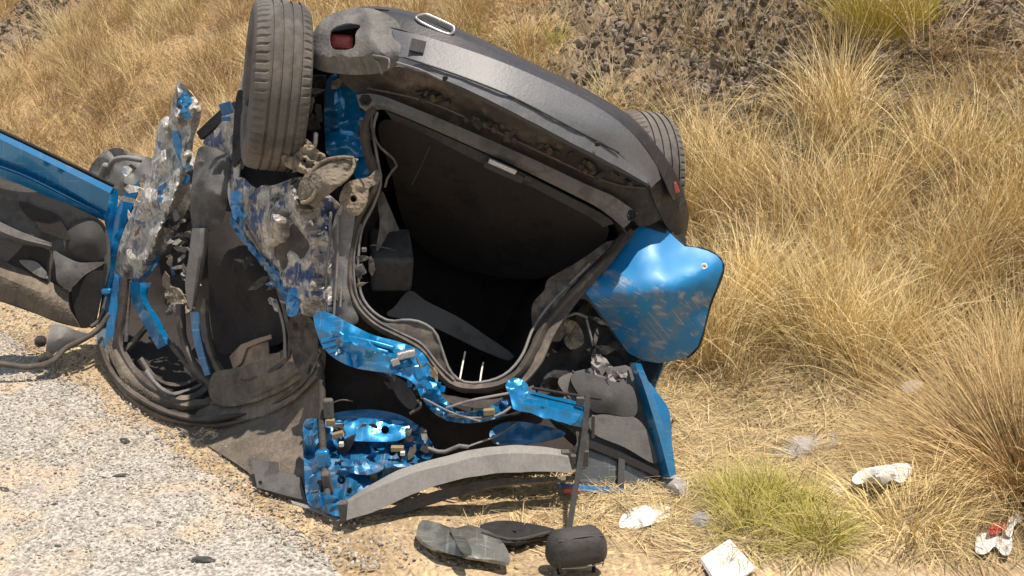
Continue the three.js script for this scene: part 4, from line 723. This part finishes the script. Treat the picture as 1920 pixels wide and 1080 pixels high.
add('trim_bracket', [boxAt(645, 958, 3.31, .03, .07, .03, 0, 0, .1), boxAt(1060, 850, 3.58, .03, .02, .03), boxAt(1075, 865, 3.57, .02, .05, .02)], M.trim, strip);
add('roof_edge_blade', loft([[[545, 938, 3.44], [590, 952, 3.41], [640, 974, 3.34]], [[548, 944, 3.43], [592, 960, 3.40], [635, 980, 3.33]]], { nu: 14, nv: 1, thick: .006 }), M.trimPale);
// right rear corner and right hand door
add('right_quarter_panel', panel([[1214, 412, 4.05], [1248, 428, 4.05], [1268, 448, 4.04], [1284, 462, 4.03], [1304, 464, 4.03], [1326, 470, 4.03], [1344, 479, 4.03], [1354, 491, 4.03], [1355, 506, 4.03], [1344, 536, 4.02], [1330, 572, 4.03], [1318, 622, 4.05], [1308, 650, 4.06], [1290, 668, 4.07], [1262, 677, 4.07], [1236, 681, 4.07], [1206, 676, 4.06], [1178, 662, 4.05], [1150, 622, 4.02], [1122, 582, 3.97], [1096, 546, 3.93], [1094, 536, 3.94], [1122, 500, 3.98], [1162, 455, 4.02]],
  { soft: false, inner: [[1200, 480, 3.955], [1260, 495, 3.955], [1150, 540, 3.91], [1210, 540, 3.89], [1270, 528, 3.91], [1318, 512, 3.965], [1220, 610, 3.965], [1280, 600, 3.975]], folds: [[[[1100, 548], [1180, 556], [1240, 548], [1300, 524], [1345, 500]], .035, 60], [[[1215, 420], [1232, 480], [1245, 545]], .012, 50]], crumple: .007, freq: 4, step: 9, thick: .005, holes: [[1320, 500, 5]], angle: 1.2, uv0: .5 }), M.quarter = mat(makeTexture(1024, (u, v) => {
    // clean paint on one half; the other half is scraped and caked with dried dust
    const wob = tileFbm(cn, u, v, 7, 5), band = v + .20 * (wob - .5) + .16 * (u - .5), q = u * .6 + v;
    const f = tileFbm(cn2, u, v, 24, 5), a1 = cn2(u + 1.0 * v + .03 * wob, v, 20, 60), a2 = cn(u * 1.0 + 2.0 * v + .06 * wob, v, 120, 40), a3 = cn2(u + v, v * .5, 190, 6);
    const dirt = smooth(.54, .48, band);
    let c = [.0008, .18, .43];
    c = mix3(c, [.15, .17, .19], dirt * smooth(.34, .60, f) * .45);
    c = mix3(c, [.40, .41, .42], dirt * smooth(.70, .92, a1) * smooth(.46, .60, f) * .35);
    c = mix3(c, [.38, .40, .42], dirt * smooth(.78, .95, Math.max(a2, a3)) * smooth(.36, .55, f) * .65);
    c = mix3(c, [.46, .45, .43], smooth(.045, .0, Math.abs(band - .505)) * smooth(.54, .70, f) * .4);
    return c;
  }), { roughness: .55, metalness: .15, clearcoat: .3, clearcoatRoughness: .35, bumpMap: null }));
add('panel_edge', tube([[1214, 411, 4.06], [1248, 427, 4.06], [1284, 461, 4.04], [1326, 469, 4.04], [1354, 490, 4.04], [1356, 507, 4.04], [1331, 573, 4.04], [1309, 651, 4.07], [1290, 669, 4.08]], .006), M.black);
add('panel_bolt', tube(Array.from({ length: 8 }, (_, i) => [1320 + 5 * Math.cos(i * .785), 500 + 5 * Math.sin(i * .785), 3.96]), .005, { closed: true }), M.paleClip);
add('lamp_seat', panel([[1192, 418, 4.02], [1215, 408, 4.03], [1260, 424, 4.08], [1286, 446, 4.12], [1280, 464, 4.08], [1245, 436, 4.02]], { step: 9, crumple: .01 }), M.black);
add('airbag_cloth', panel([[1040, 600, 3.98], [1090, 560, 4.02], [1130, 600, 4.05], [1170, 660, 4.05], [1195, 695, 4.02], [1150, 716, 3.98], [1090, 700, 3.95], [1050, 725, 3.88], [1010, 745, 3.80], [985, 725, 3.82], [1010, 670, 3.88]], { crumple: .05, freq: 9, step: 8 }), M.black);
add('torn_foam', [panel([[1038, 610, 3.92], [1058, 598, 3.92], [1062, 620, 3.9], [1045, 638, 3.9], [1028, 636, 3.9]], { crumple: .02, freq: 18, step: 6, thick: .015 }), panel([[1060, 600, 3.93], [1085, 610, 3.94], [1095, 640, 3.92], [1075, 655, 3.9], [1058, 640, 3.9]], { crumple: .03, freq: 18, step: 6 })], M.mud);
add('torn_mesh', panel([[1108, 672, 3.93], [1125, 660, 3.94], [1148, 690, 3.93], [1178, 700, 3.92], [1150, 715, 3.9], [1118, 700, 3.9]], { crumple: .03, freq: 22, step: 6, ragged: 3 }), M.trimPale);
add('loose_harness', [tube([[1060, 595, 3.9], [1080, 588, 3.89], [1100, 595, 3.9]], .006), tube([[1100, 600, 3.9], [1110, 640, 3.9], [1118, 680, 3.9]], .005)], M.sill);
const door2 = add('right_door', panel([[1046, 716, 3.86], [1088, 694, 3.90], [1150, 688, 3.93], [1186, 694, 3.93], [1216, 790, 3.86], [1238, 868, 3.80], [1238, 888, 3.79], [1170, 856, 3.80], [1100, 824, 3.80], [1090, 775, 3.83]], { step: 10, thick: .02, crumple: .006, freq: 5 }), M.trim);
add('door_pocket', panel([[1070, 712, 3.84], [1092, 698, 3.86], [1150, 715, 3.86], [1186, 726, 3.86], [1192, 778, 3.82], [1140, 775, 3.81], [1108, 768, 3.81]], { step: 9, thick: .03, inner: [[1140, 745, 3.80]] }), M.trimDark, door2);
add('door_lower_trim', panel([[1110, 780, 3.805], [1196, 786, 3.815], [1232, 868, 3.775], [1170, 838, 3.775], [1112, 812, 3.78]], { step: 9, thick: .015 }), M.trim, door2);
add('door_belt_strip', loft([[[1098, 822, 3.77], [1160, 846, 3.765], [1242, 886, 3.75]], [[1096, 836, 3.765], [1160, 862, 3.76], [1242, 898, 3.745]]], { nu: 16, nv: 1, thick: .02 }), M.black, door2);
add('door_glass', panel([[1090, 836, 3.79], [1160, 862, 3.78], [1240, 898, 3.77], [1240, 924, 3.75], [1160, 918, 3.74], [1090, 906, 3.74]], { step: 10, thick: .004, crumple: .003 }), M.dustyGlass, door2);
add('glass_divider', loft([[[1160, 858, 3.755], [1158, 918, 3.715]], [[1172, 862, 3.755], [1170, 918, 3.715]]], { nu: 8, nv: 1, thick: .008 }), M.trimDark, door2);
add('door_edge', loft([[[1180, 680, 3.92], [1198, 740, 3.87], [1220, 820, 3.81], [1242, 894, 3.75]], [[1190, 680, 3.86], [1212, 740, 3.81], [1236, 820, 3.75], [1256, 896, 3.70]], [[1202, 682, 3.90], [1226, 742, 3.85], [1250, 820, 3.79], [1268, 888, 3.74]]], { nu: 24, nv: 3, thick: .006, crumple: .003 }), M.paint, door2);
add('door_skin', panel([[1212, 715, 3.9], [1240, 745, 3.9], [1256, 775, 3.9], [1260, 830, 3.86], [1266, 886, 3.8], [1252, 860, 3.8], [1238, 800, 3.85]], { step: 9, crumple: .005, thick: .006 }), M.paint, door2);
add('door_lower_edge', [loft([[[1046, 905, 3.66], [1120, 912, 3.69], [1190, 916, 3.72], [1222, 910, 3.74]], [[1046, 914, 3.65], [1120, 924, 3.68], [1186, 932, 3.71], [1222, 922, 3.73]]], { nu: 16, nv: 2, thick: .008, crumple: .006, freq: 12 })], M.paintDirty, door2);
add('side_marker_lamp', boxAt(1072, 920, 3.64, .06, .018, .02, 0, 0, -.12), M.red, door2);
add('rear_belt_anchor', panel([[1080, 800, 3.62], [1100, 770, 3.64], [1104, 850, 3.6], [1096, 880, 3.58], [1076, 870, 3.56], [1070, 845, 3.58], [1082, 830, 3.6]], { crumple: .02, freq: 16, step: 7 }), M.grime);
add('seat_belt', loft([[[1098, 740, 3.64], [1092, 800, 3.58], [1082, 870, 3.5], [1070, 940, 3.43], [1060, 1002, 3.36]], [[1106, 742, 3.63], [1102, 800, 3.57], [1092, 870, 3.49], [1080, 940, 3.42], [1070, 1002, 3.35]]], { nu: 24, nv: 1, thick: .004, crumple: .004 }), M.trimDark);
add('belt_buckle', [boxAt(1088, 752, 3.62, .03, .03, .02), boxAt(1112, 800, 3.62, .012, .09, .012), boxAt(1098, 860, 3.55, .02, .06, .012)], M.trim);
// opened front door on the left
const door1 = add('front_door', panel([[-40, 318, 4.5], [60, 350, 4.57], [140, 388, 4.63], [186, 412, 4.69], [203, 440, 4.72], [206, 500, 4.74], [190, 560, 4.74], [172, 612, 4.72], [120, 608, 4.68], [60, 586, 4.6], [0, 565, 4.56], [-40, 550, 4.52]], { step: 10, thick: .05, inner: [[80, 470, 4.6], [160, 500, 4.7]] }), M.trim);
add('door_sill_band', loft([[[-60, 222, 4.40], [40, 268, 4.48], [130, 312, 4.58], [212, 352, 4.70]], [[-60, 232, 4.35], [40, 280, 4.43], [130, 324, 4.53], [206, 362, 4.65]], [[-60, 288, 4.44], [40, 323, 4.52], [130, 368, 4.62], [200, 402, 4.72]], [[-60, 296, 4.42], [40, 330, 4.50], [130, 374, 4.60], [198, 406, 4.70]], [[-60, 314, 4.46], [40, 347, 4.54], [130, 387, 4.63], [196, 414, 4.72]]], { nu: 30, nv: 4, thick: .006, angle: .9 }), M.paint, door1);
add('door_bottom_seal', tube([[-60, 218, 4.44], [40, 264, 4.52], [130, 307, 4.62], [210, 347, 4.74]], .011), M.black, door1);
add('door_flange', tube([[-60, 292, 4.42], [40, 326, 4.50], [130, 370, 4.60], [185, 398, 4.69]], .005), M.paint, door1);
add('door_hinge_edge', panel([[186, 355, 4.72], [214, 352, 4.75], [222, 370, 4.77], [212, 430, 4.79], [206, 500, 4.79], [200, 520, 4.78], [203, 450, 4.73], [196, 408, 4.70]], { step: 8, crumple: .006 }), M.paint, door1);
add('speaker_grille', panel([[130, 425, 4.63], [160, 410, 4.65], [190, 425, 4.68], [200, 460, 4.70], [196, 482, 4.70], [165, 492, 4.68], [135, 478, 4.64], [125, 450, 4.62]], { step: 9, thick: .02, inner: [[165, 450, 4.625]] }), M.trimDark, door1);
add('door_bin_mouth', panel([[36, 378, 4.545], [78, 392, 4.575], [104, 402, 4.59], [120, 425, 4.60], [130, 450, 4.61], [95, 440, 4.59], [75, 432, 4.57], [68, 418, 4.56], [48, 402, 4.55]], { step: 8, thick: .012 }), M.cabin, door1);
add('arm_rest', loft([[[-40, 395, 4.48], [30, 430, 4.54], [95, 455, 4.6]], [[-40, 415, 4.40], [30, 445, 4.47], [97, 462, 4.56]], [[-40, 428, 4.47], [30, 455, 4.54], [95, 466, 4.6]]], { nu: 16, nv: 3, thick: .02 }), M.trim, door1);
add('door_recess', panel([[-40, 430, 4.515], [40, 458, 4.565], [92, 470, 4.60], [84, 500, 4.60], [92, 530, 4.60], [50, 510, 4.575], [-40, 478, 4.52]], { step: 9, thick: .012 }), M.cabin, door1);
add('door_switch_panel', panel([[36, 488, 4.555], [70, 492, 4.57], [90, 520, 4.58], [76, 520, 4.57], [52, 505, 4.56]], { step: 7, thick: .015, crumple: .008, freq: 25 }), M.sill, door1);
add('upper_door_trim', loft([[[-40, 470, 4.50], [30, 500, 4.56], [80, 522, 4.6], [130, 545, 4.65]], [[-40, 500, 4.44], [30, 530, 4.5], [80, 552, 4.55], [130, 575, 4.62]], [[-40, 552, 4.48], [30, 572, 4.54], [90, 596, 4.60], [150, 615, 4.67]]], { nu: 20, nv: 4, thick: .02, round: true }), M.dusty, door1);
add('door_pull', panel([[100, 470, 4.60], [120, 480, 4.60], [150, 492, 4.64], [196, 492, 4.70], [160, 515, 4.65], [132, 540, 4.60], [108, 530, 4.58], [104, 500, 4.59]], { step: 8, thick: .02, inner: [[125, 508, 4.57]] }), M.trim, door1);
add('hinge_side_trim', panel([[135, 545, 4.63], [165, 515, 4.66], [200, 495, 4.72], [190, 560, 4.72], [175, 605, 4.71], [150, 612, 4.68]], { step: 9, thick: .012 }), M.black, door1);
add('mirror_sail', panel([[86, 660, 4.60], [94, 616, 4.60], [108, 607, 4.60], [150, 622, 4.66], [166, 628, 4.68], [130, 648, 4.64], [100, 662, 4.60]], { step: 8, thick: .03, inner: [[112, 635, 4.57]] }), M.trimPale, door1);
add('mirror_stub', [boxAt(86, 672, 4.58, .06, .05, .06, .2, .3, .4, .35), boxAt(76, 640, 4.62, .05, .05, .05, .3, .2, .1, .4)], M.grime, door1);
add('door_window_frame', [tube([[204, 590, 4.70], [186, 616, 4.69], [160, 634, 4.66], [120, 655, 4.61], [100, 676, 4.56], [60, 688, 4.54], [0, 682, 4.52], [-60, 672, 4.5]], .014), tube([[172, 612, 4.7], [186, 600, 4.71], [200, 560, 4.73]], .010)], M.seal, door1);
// floor pan, turned to the sky, and the nose behind
{
  const pan = [V(-.86, 1.30, -3.95), V(.62, .95, -4.2), V(.35, .72, -5.6), V(-1.0, .45, -6.9), V(-2.2, .48, -6.0), V(-1.35, .98, -4.75)];
  const n = 20, W = [], tris = [];
  for (let i = 0; i <= n; i++) for (let j = 0; j <= 12; j++) {
    const s = i / n, u = j / 12, l = V().lerpVectors(pan[0], pan[4], s), r = V().lerpVectors(pan[1], pan[3], s), p = V().lerpVectors(l, r, u);
    p.y += .05 * (Math.cos(u * 12.56) * .5) + .03 * crease(p, 4, 3) - (j === 0 || j === 12 ? .12 : 0); W.push(p);
  }
  for (let i = 0; i < n; i++) for (let j = 0; j < 12; j++) { const a = i * 13 + j, b = a + 13; tris.push([a, a + 1, b], [b, a + 1, b + 1]); }
  add('floor_pan', plate(W, tris, .02, { seed: 9 }), M.grime);
  const side = []; const T2 = [];
  for (let i = 0; i <= 16; i++) for (let j = 0; j <= 8; j++) { const s = i / 16, v = j / 8, top = V().lerpVectors(V(.66, .92, -4.15), V(-.9, .42, -7.0), s), bot = V().lerpVectors(V(.62, .0, -4.1), V(-.8, .02, -6.8), s), p = V().lerpVectors(top, bot, v); p.x += .09 * Math.sin(v * 3.1) + .03 * crease(p, 4, 8); side.push(p); }
  for (let i = 0; i < 16; i++) for (let j = 0; j < 8; j++) { const a = i * 9 + j, b = a + 9; T2.push([a, b, a + 1], [b, b + 1, a + 1]); }
  add('right_flank', plate(side, T2, .006, { seed: 10 }), M.paintDirty);
  const nose = lump(3, 3, .25).clone(); nose.scale(.62, .30, .42); nose.rotateY(.5); nose.translate(-1.55, .26, -6.6); nose.setAttribute('uv', new THREE.Float32BufferAttribute(Array.from({ length: nose.attributes.position.count * 2 }, (_, i) => nose.attributes.position.array[(i >> 1) * 3 + (i & 1) * 2]), 2));
  add('engine_bay', nose, M.grime);
}

// torn slivers of sheet metal and broken clips hanging about the crushed places
{
  const r = rng(404);
  const zones = [[440, 640, 350, 590, 3.66, 26, ['scuffBlue', 'grime', 'scuff', 'paintDirty']], [580, 800, 785, 930, 3.46, 26, ['paintDirty', 'grime', 'grime', 'sill', 'black']], [600, 830, 600, 765, 3.52, 16, ['paint', 'paint', 'paintDirty', 'sill']], [560, 690, 150, 330, 3.72, 18, ['black', 'grime', 'mud']], [312, 358, 400, 600, 4.5, 34, ['grime', 'mud', 'black', 'sill']], [660, 700, 380, 560, 3.66, 5, ['sill', 'grime', 'mud']], [1020, 1160, 590, 720, 3.88, 16, ['black', 'grime', 'sill', 'trimDark']], [230, 360, 300, 500, 4.5, 10, ['scuff', 'scuff', 'scuffBlue']]];
  for (const [x0, x1, y0, y1, t, n, ms] of zones) for (let i = 0; i < n; i++) {
    const x = lerp(x0, x1, r()), y = x0 === 600 ? lerp(625, 745, (x - 600) / 230) + (r() - .5) * 30 : lerp(y0, y1, r()), a = r() * 3.14, L = 9 + 16 * r(), w = 3 + 6 * r(), k = 6, o = [], gx = (r() - .5) * .004, gy = (r() - .5) * .004;
    let tt = t; if (t === 4.5 && x0 === 230) tt = 4.5 + (y - 300) * .0009 ; if (x0 === 440) tt = 3.66 + (620 - x) * .0013; if (x0 === 580) tt = 3.56 - (y - 785) * .0011;
    for (let q = 0; q < k; q++) { const f = q / k * 6.283, px = Math.cos(f) * L * (.7 + .5 * r()), py = Math.sin(f) * w * (.6 + .7 * r()), X = px * Math.cos(a) - py * Math.sin(a), Y = px * Math.sin(a) + py * Math.cos(a); o.push([x + X, y + Y, tt + gx * X + gy * Y]); }
    add('torn_sliver', panel(o, { step: 6, crumple: .012, freq: 24, thick: .004, soft: false }), M[ms[Math.floor(r() * ms.length)]]);
  }
}
// ---------------------------------------------------------------- things lying on the ground
function groundT(px, py, lift = 0) { let t = 2; for (; t < 12; t += .004) { const p = at(px, py, t); if (p.y < heightAt(p.x, p.z) + lift) break; } return t; }
const lie = (pts, lift = 0) => pts.map(([x, y]) => [x, y, groundT(x, y, lift)]);
function lay(name, label, category, material, outline, o = {}, group) {     // a crumpled sheet lying on the ground
  const cx = outline.reduce((s, p) => s + p[0], 0) / outline.length, cy = outline.reduce((s, p) => s + p[1], 0) / outline.length;
  const g = panel(lie(outline, o.edge ?? .006), { inner: [[cx, cy, groundT(cx, cy, o.lift ?? .03)]], crumple: .014, freq: 24, step: 5, thick: .003, ...o });
  g.computeBoundingBox(); const c = g.boundingBox.getCenter(V()); const b = V(c.x, heightAt(c.x, c.z), c.z);
  g.translate(-b.x, -b.y, -b.z); const m = shadows(new THREE.Mesh(g, material)); m.name = numbered(name); m.position.copy(b); tag(m, label, category, group); scene.add(m); return m;
}
const paper = mat(wornTexture(121, [.74, .73, .70], [.55, .48, .38], .3, [.5, .48, .45], .3), { roughness: .9, bumpScale: .0003 });
const rag = mat(wornTexture(123, [.30, .29, .30], [.40, .34, .26], .5, [.15, .15, .16], .4), { roughness: .95 });
const shard = mat(wornTexture(125, [.05, .048, .046], [.16, .14, .11], .3, [.1, .1, .1], .3), { roughness: .5 });
const printRed = mat(wornTexture(127, [.48, .06, .045], [.5, .3, .24], .3, [.6, .5, .45], .3), { roughness: .6 });
lay('crumpled_tissue', 'long crumpled white tissue on straw beside the torn right door', 'litter', paper, [[1160, 986], [1170, 962], [1195, 950], [1225, 946], [1256, 950], [1262, 962], [1238, 977], [1200, 990], [1176, 991]], { lift: .05 });
lay('crumpled_wrapper', 'crumpled white wrapper in dry grass behind the green bush', 'litter', paper, [[1598, 896], [1618, 880], [1660, 872], [1700, 868], [1708, 884], [1692, 905], [1672, 900], [1652, 912], [1630, 902], [1606, 908]], { lift: .13, edge: .07, crumple: .02 });
lay('small_tissue', 'small dirty tissue scrap at the edge of the green bush', 'litter', rag, [[1288, 968], [1304, 960], [1330, 962], [1336, 978], [1318, 988], [1298, 984]], { lift: .035 });
lay('grey_plastic_bag', 'grey crumpled plastic at the foot of the bright blue door edge', 'litter', mat(wornTexture(129, [.42, .40, .38], [.45, .38, .29], .4, [.2, .2, .2], .3), { roughness: .5 }), [[1236, 900], [1256, 890], [1280, 894], [1294, 915], [1286, 934], [1262, 928], [1244, 916]], { lift: .06 });
lay('grey_rag', 'flat grey ash coloured rag on the straw beyond the green bush', 'litter', rag, [[1455, 850], [1480, 826], [1530, 812], [1572, 815], [1560, 840], [1520, 850], [1485, 862]], { lift: .03, crumple: .02, ragged: 4 });
lay('pale_scrap', 'tiny pale paper scrap between green bush and white wrapper', 'litter', paper, [[1548, 914], [1562, 910], [1580, 918], [1576, 926], [1556, 922]], { lift: .02, crumple: .006 });
lay('pale_plastic_scrap', 'pale plastic scrap caught high in the tangled dry grass', 'litter', rag, [[1690, 722], [1712, 712], [1732, 718], [1722, 730], [1700, 736]], { lift: .12, edge: .1 });
{ // flattened carton
  const t = thing('paper_carton', 'flattened white paper carton lying in front of the green bush', 'litter', toGround(1366, 1050));
  const o = [[1314, 1046], [1368, 1010], [1416, 1064], [1398, 1078], [1342, 1090]], top = o.map(([x, y]) => [x, y, groundT(x, y, .022)]);
  part(t, 'carton_face', panel(top, { step: 6, thick: .006, crumple: .008, freq: 14, soft: false }), paper);
  part(t, 'carton_flap', panel([[1312, 1050], [1318, 1046], [1346, 1088], [1340, 1096]].map(([x, y]) => [x, y, groundT(x, y, .02)]), { step: 6, thick: .004, soft: false }), rag);
}
{ // red and white packet
  const t = thing('torn_packet', 'torn red and white packet under the brown tussock', 'litter', toGround(1866, 1030));
  part(t, 'white_wrapper', panel(lie([[1830, 1036], [1832, 1006], [1850, 998], [1874, 1004], [1886, 998], [1898, 1012], [1894, 1036], [1880, 1040], [1866, 1024], [1852, 1036]], .03), { step: 5, crumple: .018, freq: 22, thick: .003 }), paper);
  part(t, 'red_flap', panel(lie([[1852, 1000], [1862, 982], [1882, 978], [1888, 990], [1870, 1000]], .045), { step: 5, crumple: .01, freq: 22, thick: .003 }), printRed);
  part(t, 'torn_strip', panel(lie([[1884, 998], [1892, 975], [1910, 962], [1918, 972], [1902, 985], [1896, 1006]], .04), { step: 5, crumple: .012, freq: 22, thick: .003 }), paper);
}
{ // headrest
  const b = toGround(1085, 1080), t = thing('headrest', 'black padded headrest standing on its posts in front of the wreck', 'headrest', b);
  const c = at(1081, 1027, groundT(1082, 1085) + .02);
  const pad = new RoundedBoxGeometry(.21, .122, .11, 8, .052); { const p = pad.attributes.position; for (let i = 0; i < p.count; i++) { const x = p.getX(i), y = p.getY(i), z = p.getZ(i); p.setXYZ(i, x * (1 - .10 * (y / .06 + 1) * .5 * (x > 0 ? 1.3 : .7)), y + .012 * Math.cos(x * 15), z + .01 * Math.cos(x * 14)); } pad.computeVertexNormals(); }
  const place = (g) => { g.rotateX(-.12); g.rotateY(.30); g.rotateZ(-.04); g.translate(c.x, c.y, c.z); return g; };
  part(t, 'pad', place(pad), M.trimDark);
  part(t, 'face_seam', place(new THREE.TubeGeometry(new THREE.CatmullRomCurve3([V(-.07, -.035, .056), V(0, -.038, .064), V(.07, -.035, .056)]), 12, .002, 6)), M.trim);
  for (const s of [-1, 1]) part(t, 'seam', place(new THREE.TubeGeometry(new THREE.CatmullRomCurve3([V(s * .074, .045, .040), V(s * .074, 0, .052), V(s * .072, -.05, .045)]), 12, .0022, 6)), M.trim);
  part(t, 'top_seam', place(new THREE.TubeGeometry(new THREE.CatmullRomCurve3([V(-.075, .05, .042), V(0, .058, .048), V(.075, .05, .042)]), 12, .0018, 6)), M.trim);
  for (const s of [-1, 1]) part(t, 'post', place(new THREE.CylinderGeometry(.006, .006, .11, 10).translate(s * .06, -.105, 0)), M.black);
}
{ // broken lamp glass and black bits under the tail
  const t = thing('broken_lamp_lens', 'broken dusty grey lamp lens lying under the pale trim', 'debris', toGround(868, 1030));
  part(t, 'lens', panel(lie([[782, 1000], [790, 976], [820, 980], [850, 990], [880, 985], [920, 998], [945, 1020], [956, 1052], [925, 1050], [880, 1045], [840, 1038], [800, 1020]], .045), { step: 7, crumple: .018, freq: 9, thick: .012, inner: [[860, 1012, groundT(860, 1012, .09)]] }), mat(wornTexture(131, [.13, .135, .125], [.25, .235, .195], .4, [.4, .4, .38], .4), { roughness: .25, clearcoat: 1, clearcoatRoughness: .1 }));
  part(t, 'lens_rib', panel(lie([[845, 988], [862, 996], [880, 1020], [884, 1038], [866, 1032], [852, 1010]], .085), { step: 6, thick: .006 }), M.dustyGlass);
  const d = thing('black_trim_piece', 'black twisted trim piece between lamp lens and headrest', 'debris', toGround(990, 1000));
  part(d, 'trim_strip', panel(lie([[900, 985], [940, 976], [985, 980], [1040, 992], [1036, 1004], [990, 1014], [950, 1018], [915, 1006]], .04), { step: 7, crumple: .03, freq: 12, thick: .01 }), M.black);
  part(d, 'trim_lip', tube([[905, 1000, groundT(905, 1000, .05)], [960, 1012, groundT(960, 1012, .05)], [1030, 998, groundT(1030, 998, .05)]], .006), M.grime);
}
// shards of black plastic on the road
{
  const r = rng(19);
  [[236, 838, 34], [10, 930, 26], [110, 1038, 14], [384, 1066, 40], [228, 902, 30], [345, 820, 24], [105, 960, 14], [560, 1010, 12], [300, 990, 12]].forEach(([x, y, w], k) => {
    const p = toGround(x, y), s = w / FOCAL * 3.6 * .5, g = lump(x, 1, .4).clone(); g.scale(s, s * .28, s * .42); g.rotateY(r() * 1.2 - .9);
    g.setAttribute('uv', new THREE.Float32BufferAttribute(Array.from({ length: g.attributes.position.count * 2 }, (_, i) => g.attributes.position.array[(i >> 1) * 3 + (i & 1) * 2]), 2));
    const m = shadows(new THREE.Mesh(g, shard)); m.position.set(p.x, Math.max(p.y, .004) + s * .1, p.z); m.name = numbered('plastic_shard'); tag(m, w > 28 ? ['long black plastic shard on the tan verge beside the crushed flank', '', '', 'longest black plastic shard on the pale road away from the wreck', 'flat grey plastic shard on tan gravel between two stains'][k] || 'dark plastic shard on the road gravel' : w > 20 ? (k === 1 ? 'thick black plastic lump on bare pale road gravel' : 'small grey plastic chip at the shadow edge under the roof rail') : 'tiny black plastic crumb lying on the road gravel', 'debris', 'plastic shards on the road'); scene.add(m);
  });
}
// ---------------------------------------------------------------- bushes and tussocks that stand out from the grass
function tuft(name, label, category, px, py, scale, rot, geo, color, stemsGeo, group, tint) {
  const t = thing(name, label, category, toGround(px, py), group);
  const m = new THREE.MeshPhysicalMaterial({ color: new THREE.Color().setRGB(...color), vertexColors: true, roughness: .8, side: THREE.DoubleSide, specularIntensity: .3 });
  const f = shadows(new THREE.Mesh(geo, m)); f.name = 'foliage'; f.scale.set(...scale); f.rotation.set(...rot); t.add(f);
  if (stemsGeo) { const s = shadows(new THREE.Mesh(stemsGeo, new THREE.MeshPhysicalMaterial({ color: new THREE.Color().setRGB(...tint), vertexColors: true, roughness: .85, side: THREE.DoubleSide }))); s.name = 'stems'; s.scale.set(...scale); s.rotation.set(...rot); t.add(s); }
  return t;
}
{
  const r = rng(88), gs = [], ss = [];
  for (let i = 0; i < 20; i++) { const x = -.04 + (r() - .5) * .58 * (.4 + .6 * r()), z = (r() - .5) * .40, e = new THREE.Euler((r() - .5) * .9, r() * 6, .2 + (r() - .5) * 1.0); const put = (g) => { g.applyMatrix4(new THREE.Matrix4().makeRotationFromEuler(e)); g.translate(x, .0, z); return g; }; gs.push(put(blades(301 + i, 120, .26, .2, .95, .0030, 6, 2.0))); ss.push(put(blades(331 + i, 30, .28, .2, .98, .0026, 6, 2.2))); }
  tuft('green_bush', 'low yellow green wispy bush on the straw beside white litter', 'bush', 1475, 975, [.92, .74, .92], [0, 0, 0], mergeGeometries(gs), [.37, .335, .08], mergeGeometries(ss), null, [.52, .42, .18]);
}
tuft('dry_stalk_tangle', 'tangle of pale curling dry stalks around the white wrapper', 'dry plant', 1700, 985, [1.1, .8, .9], [0, 0, .1], blades(305, 420, .38, .5, 1.0, .0036, 7, 2.4), [.66, .53, .25], null);
tuft('brown_tussock', 'large rusty brown grass tussock drooping over the litter', 'tussock', 1915, 900, [1.15, 1, 1], [.15, 0, .62], blades(307, 2600, .74, .6, .8, .0028, 7, 1.5), [.55, .40, .19], blades(308, 900, .6, .6, .85, .0028, 7, 1.6), null, [.44, .29, .14]);
tuft('yellow_green_shrub', 'fine yellow green shrub high on the bank above bare earth', 'shrub', 1650, 70, [1, .9, .8], [0, 0, 0], blades(311, 1300, .5, .75, .85, .0042, 5, .8), [.42, .36, .09], null);
tuft('pale_green_sprig', 'pale green sprig among dry grass behind the bumper', 'shrub', 1042, 80, [.8, .8, .8], [0, 0, 0], blades(313, 160, .26, .25, .8, .004, 5, .9), [.50, .50, .17], null);
{ // long loose stalks over the right hand slope, and dense fans of pale grass
  const r = rng(61), items = [[], []];
  for (const [px, py, n] of [[1320, 660, 6], [1400, 590, 6], [1500, 650, 6], [1590, 560, 7], [1480, 440, 4], [1620, 420, 5], [1700, 640, 6], [1780, 540, 7], [1860, 470, 6], [1880, 700, 6], [1640, 690, 4], [1310, 430, 6], [1380, 380, 5], [1300, 330, 4], [1780, 330, 4], [1560, 240, 3]]) {
    const b = toGround(px, py);
    for (let i = 0; i < n * 3; i++) { const x = b.x + (r() - .5) * .3, z = b.z + (r() - .5) * .3, s = .75 + .55 * r(), w = .8 + .35 * r(); items[i % 2].push([x, heightAt(x, z) - .02, z, (r() - .5) * .3, r() * 6.28, .42 + (r() - .5) * .5, s, s, s, .74 * w, .60 * w, .32 * w]); }
  }
  instanced('tall_grass', 'tall pale straw grass fanning over the right hand slope', 'grass', blades(321, 60, .54, .16, .6, .0030, 6, .9), grassMat, items[0]);
  instanced('tall_grass', 'tall pale straw grass fanning over the right hand slope', 'grass', blades(322, 50, .62, .14, .7, .0028, 6, 1.1), grassMat, items[1]);
}
renderer.render(scene, camera);
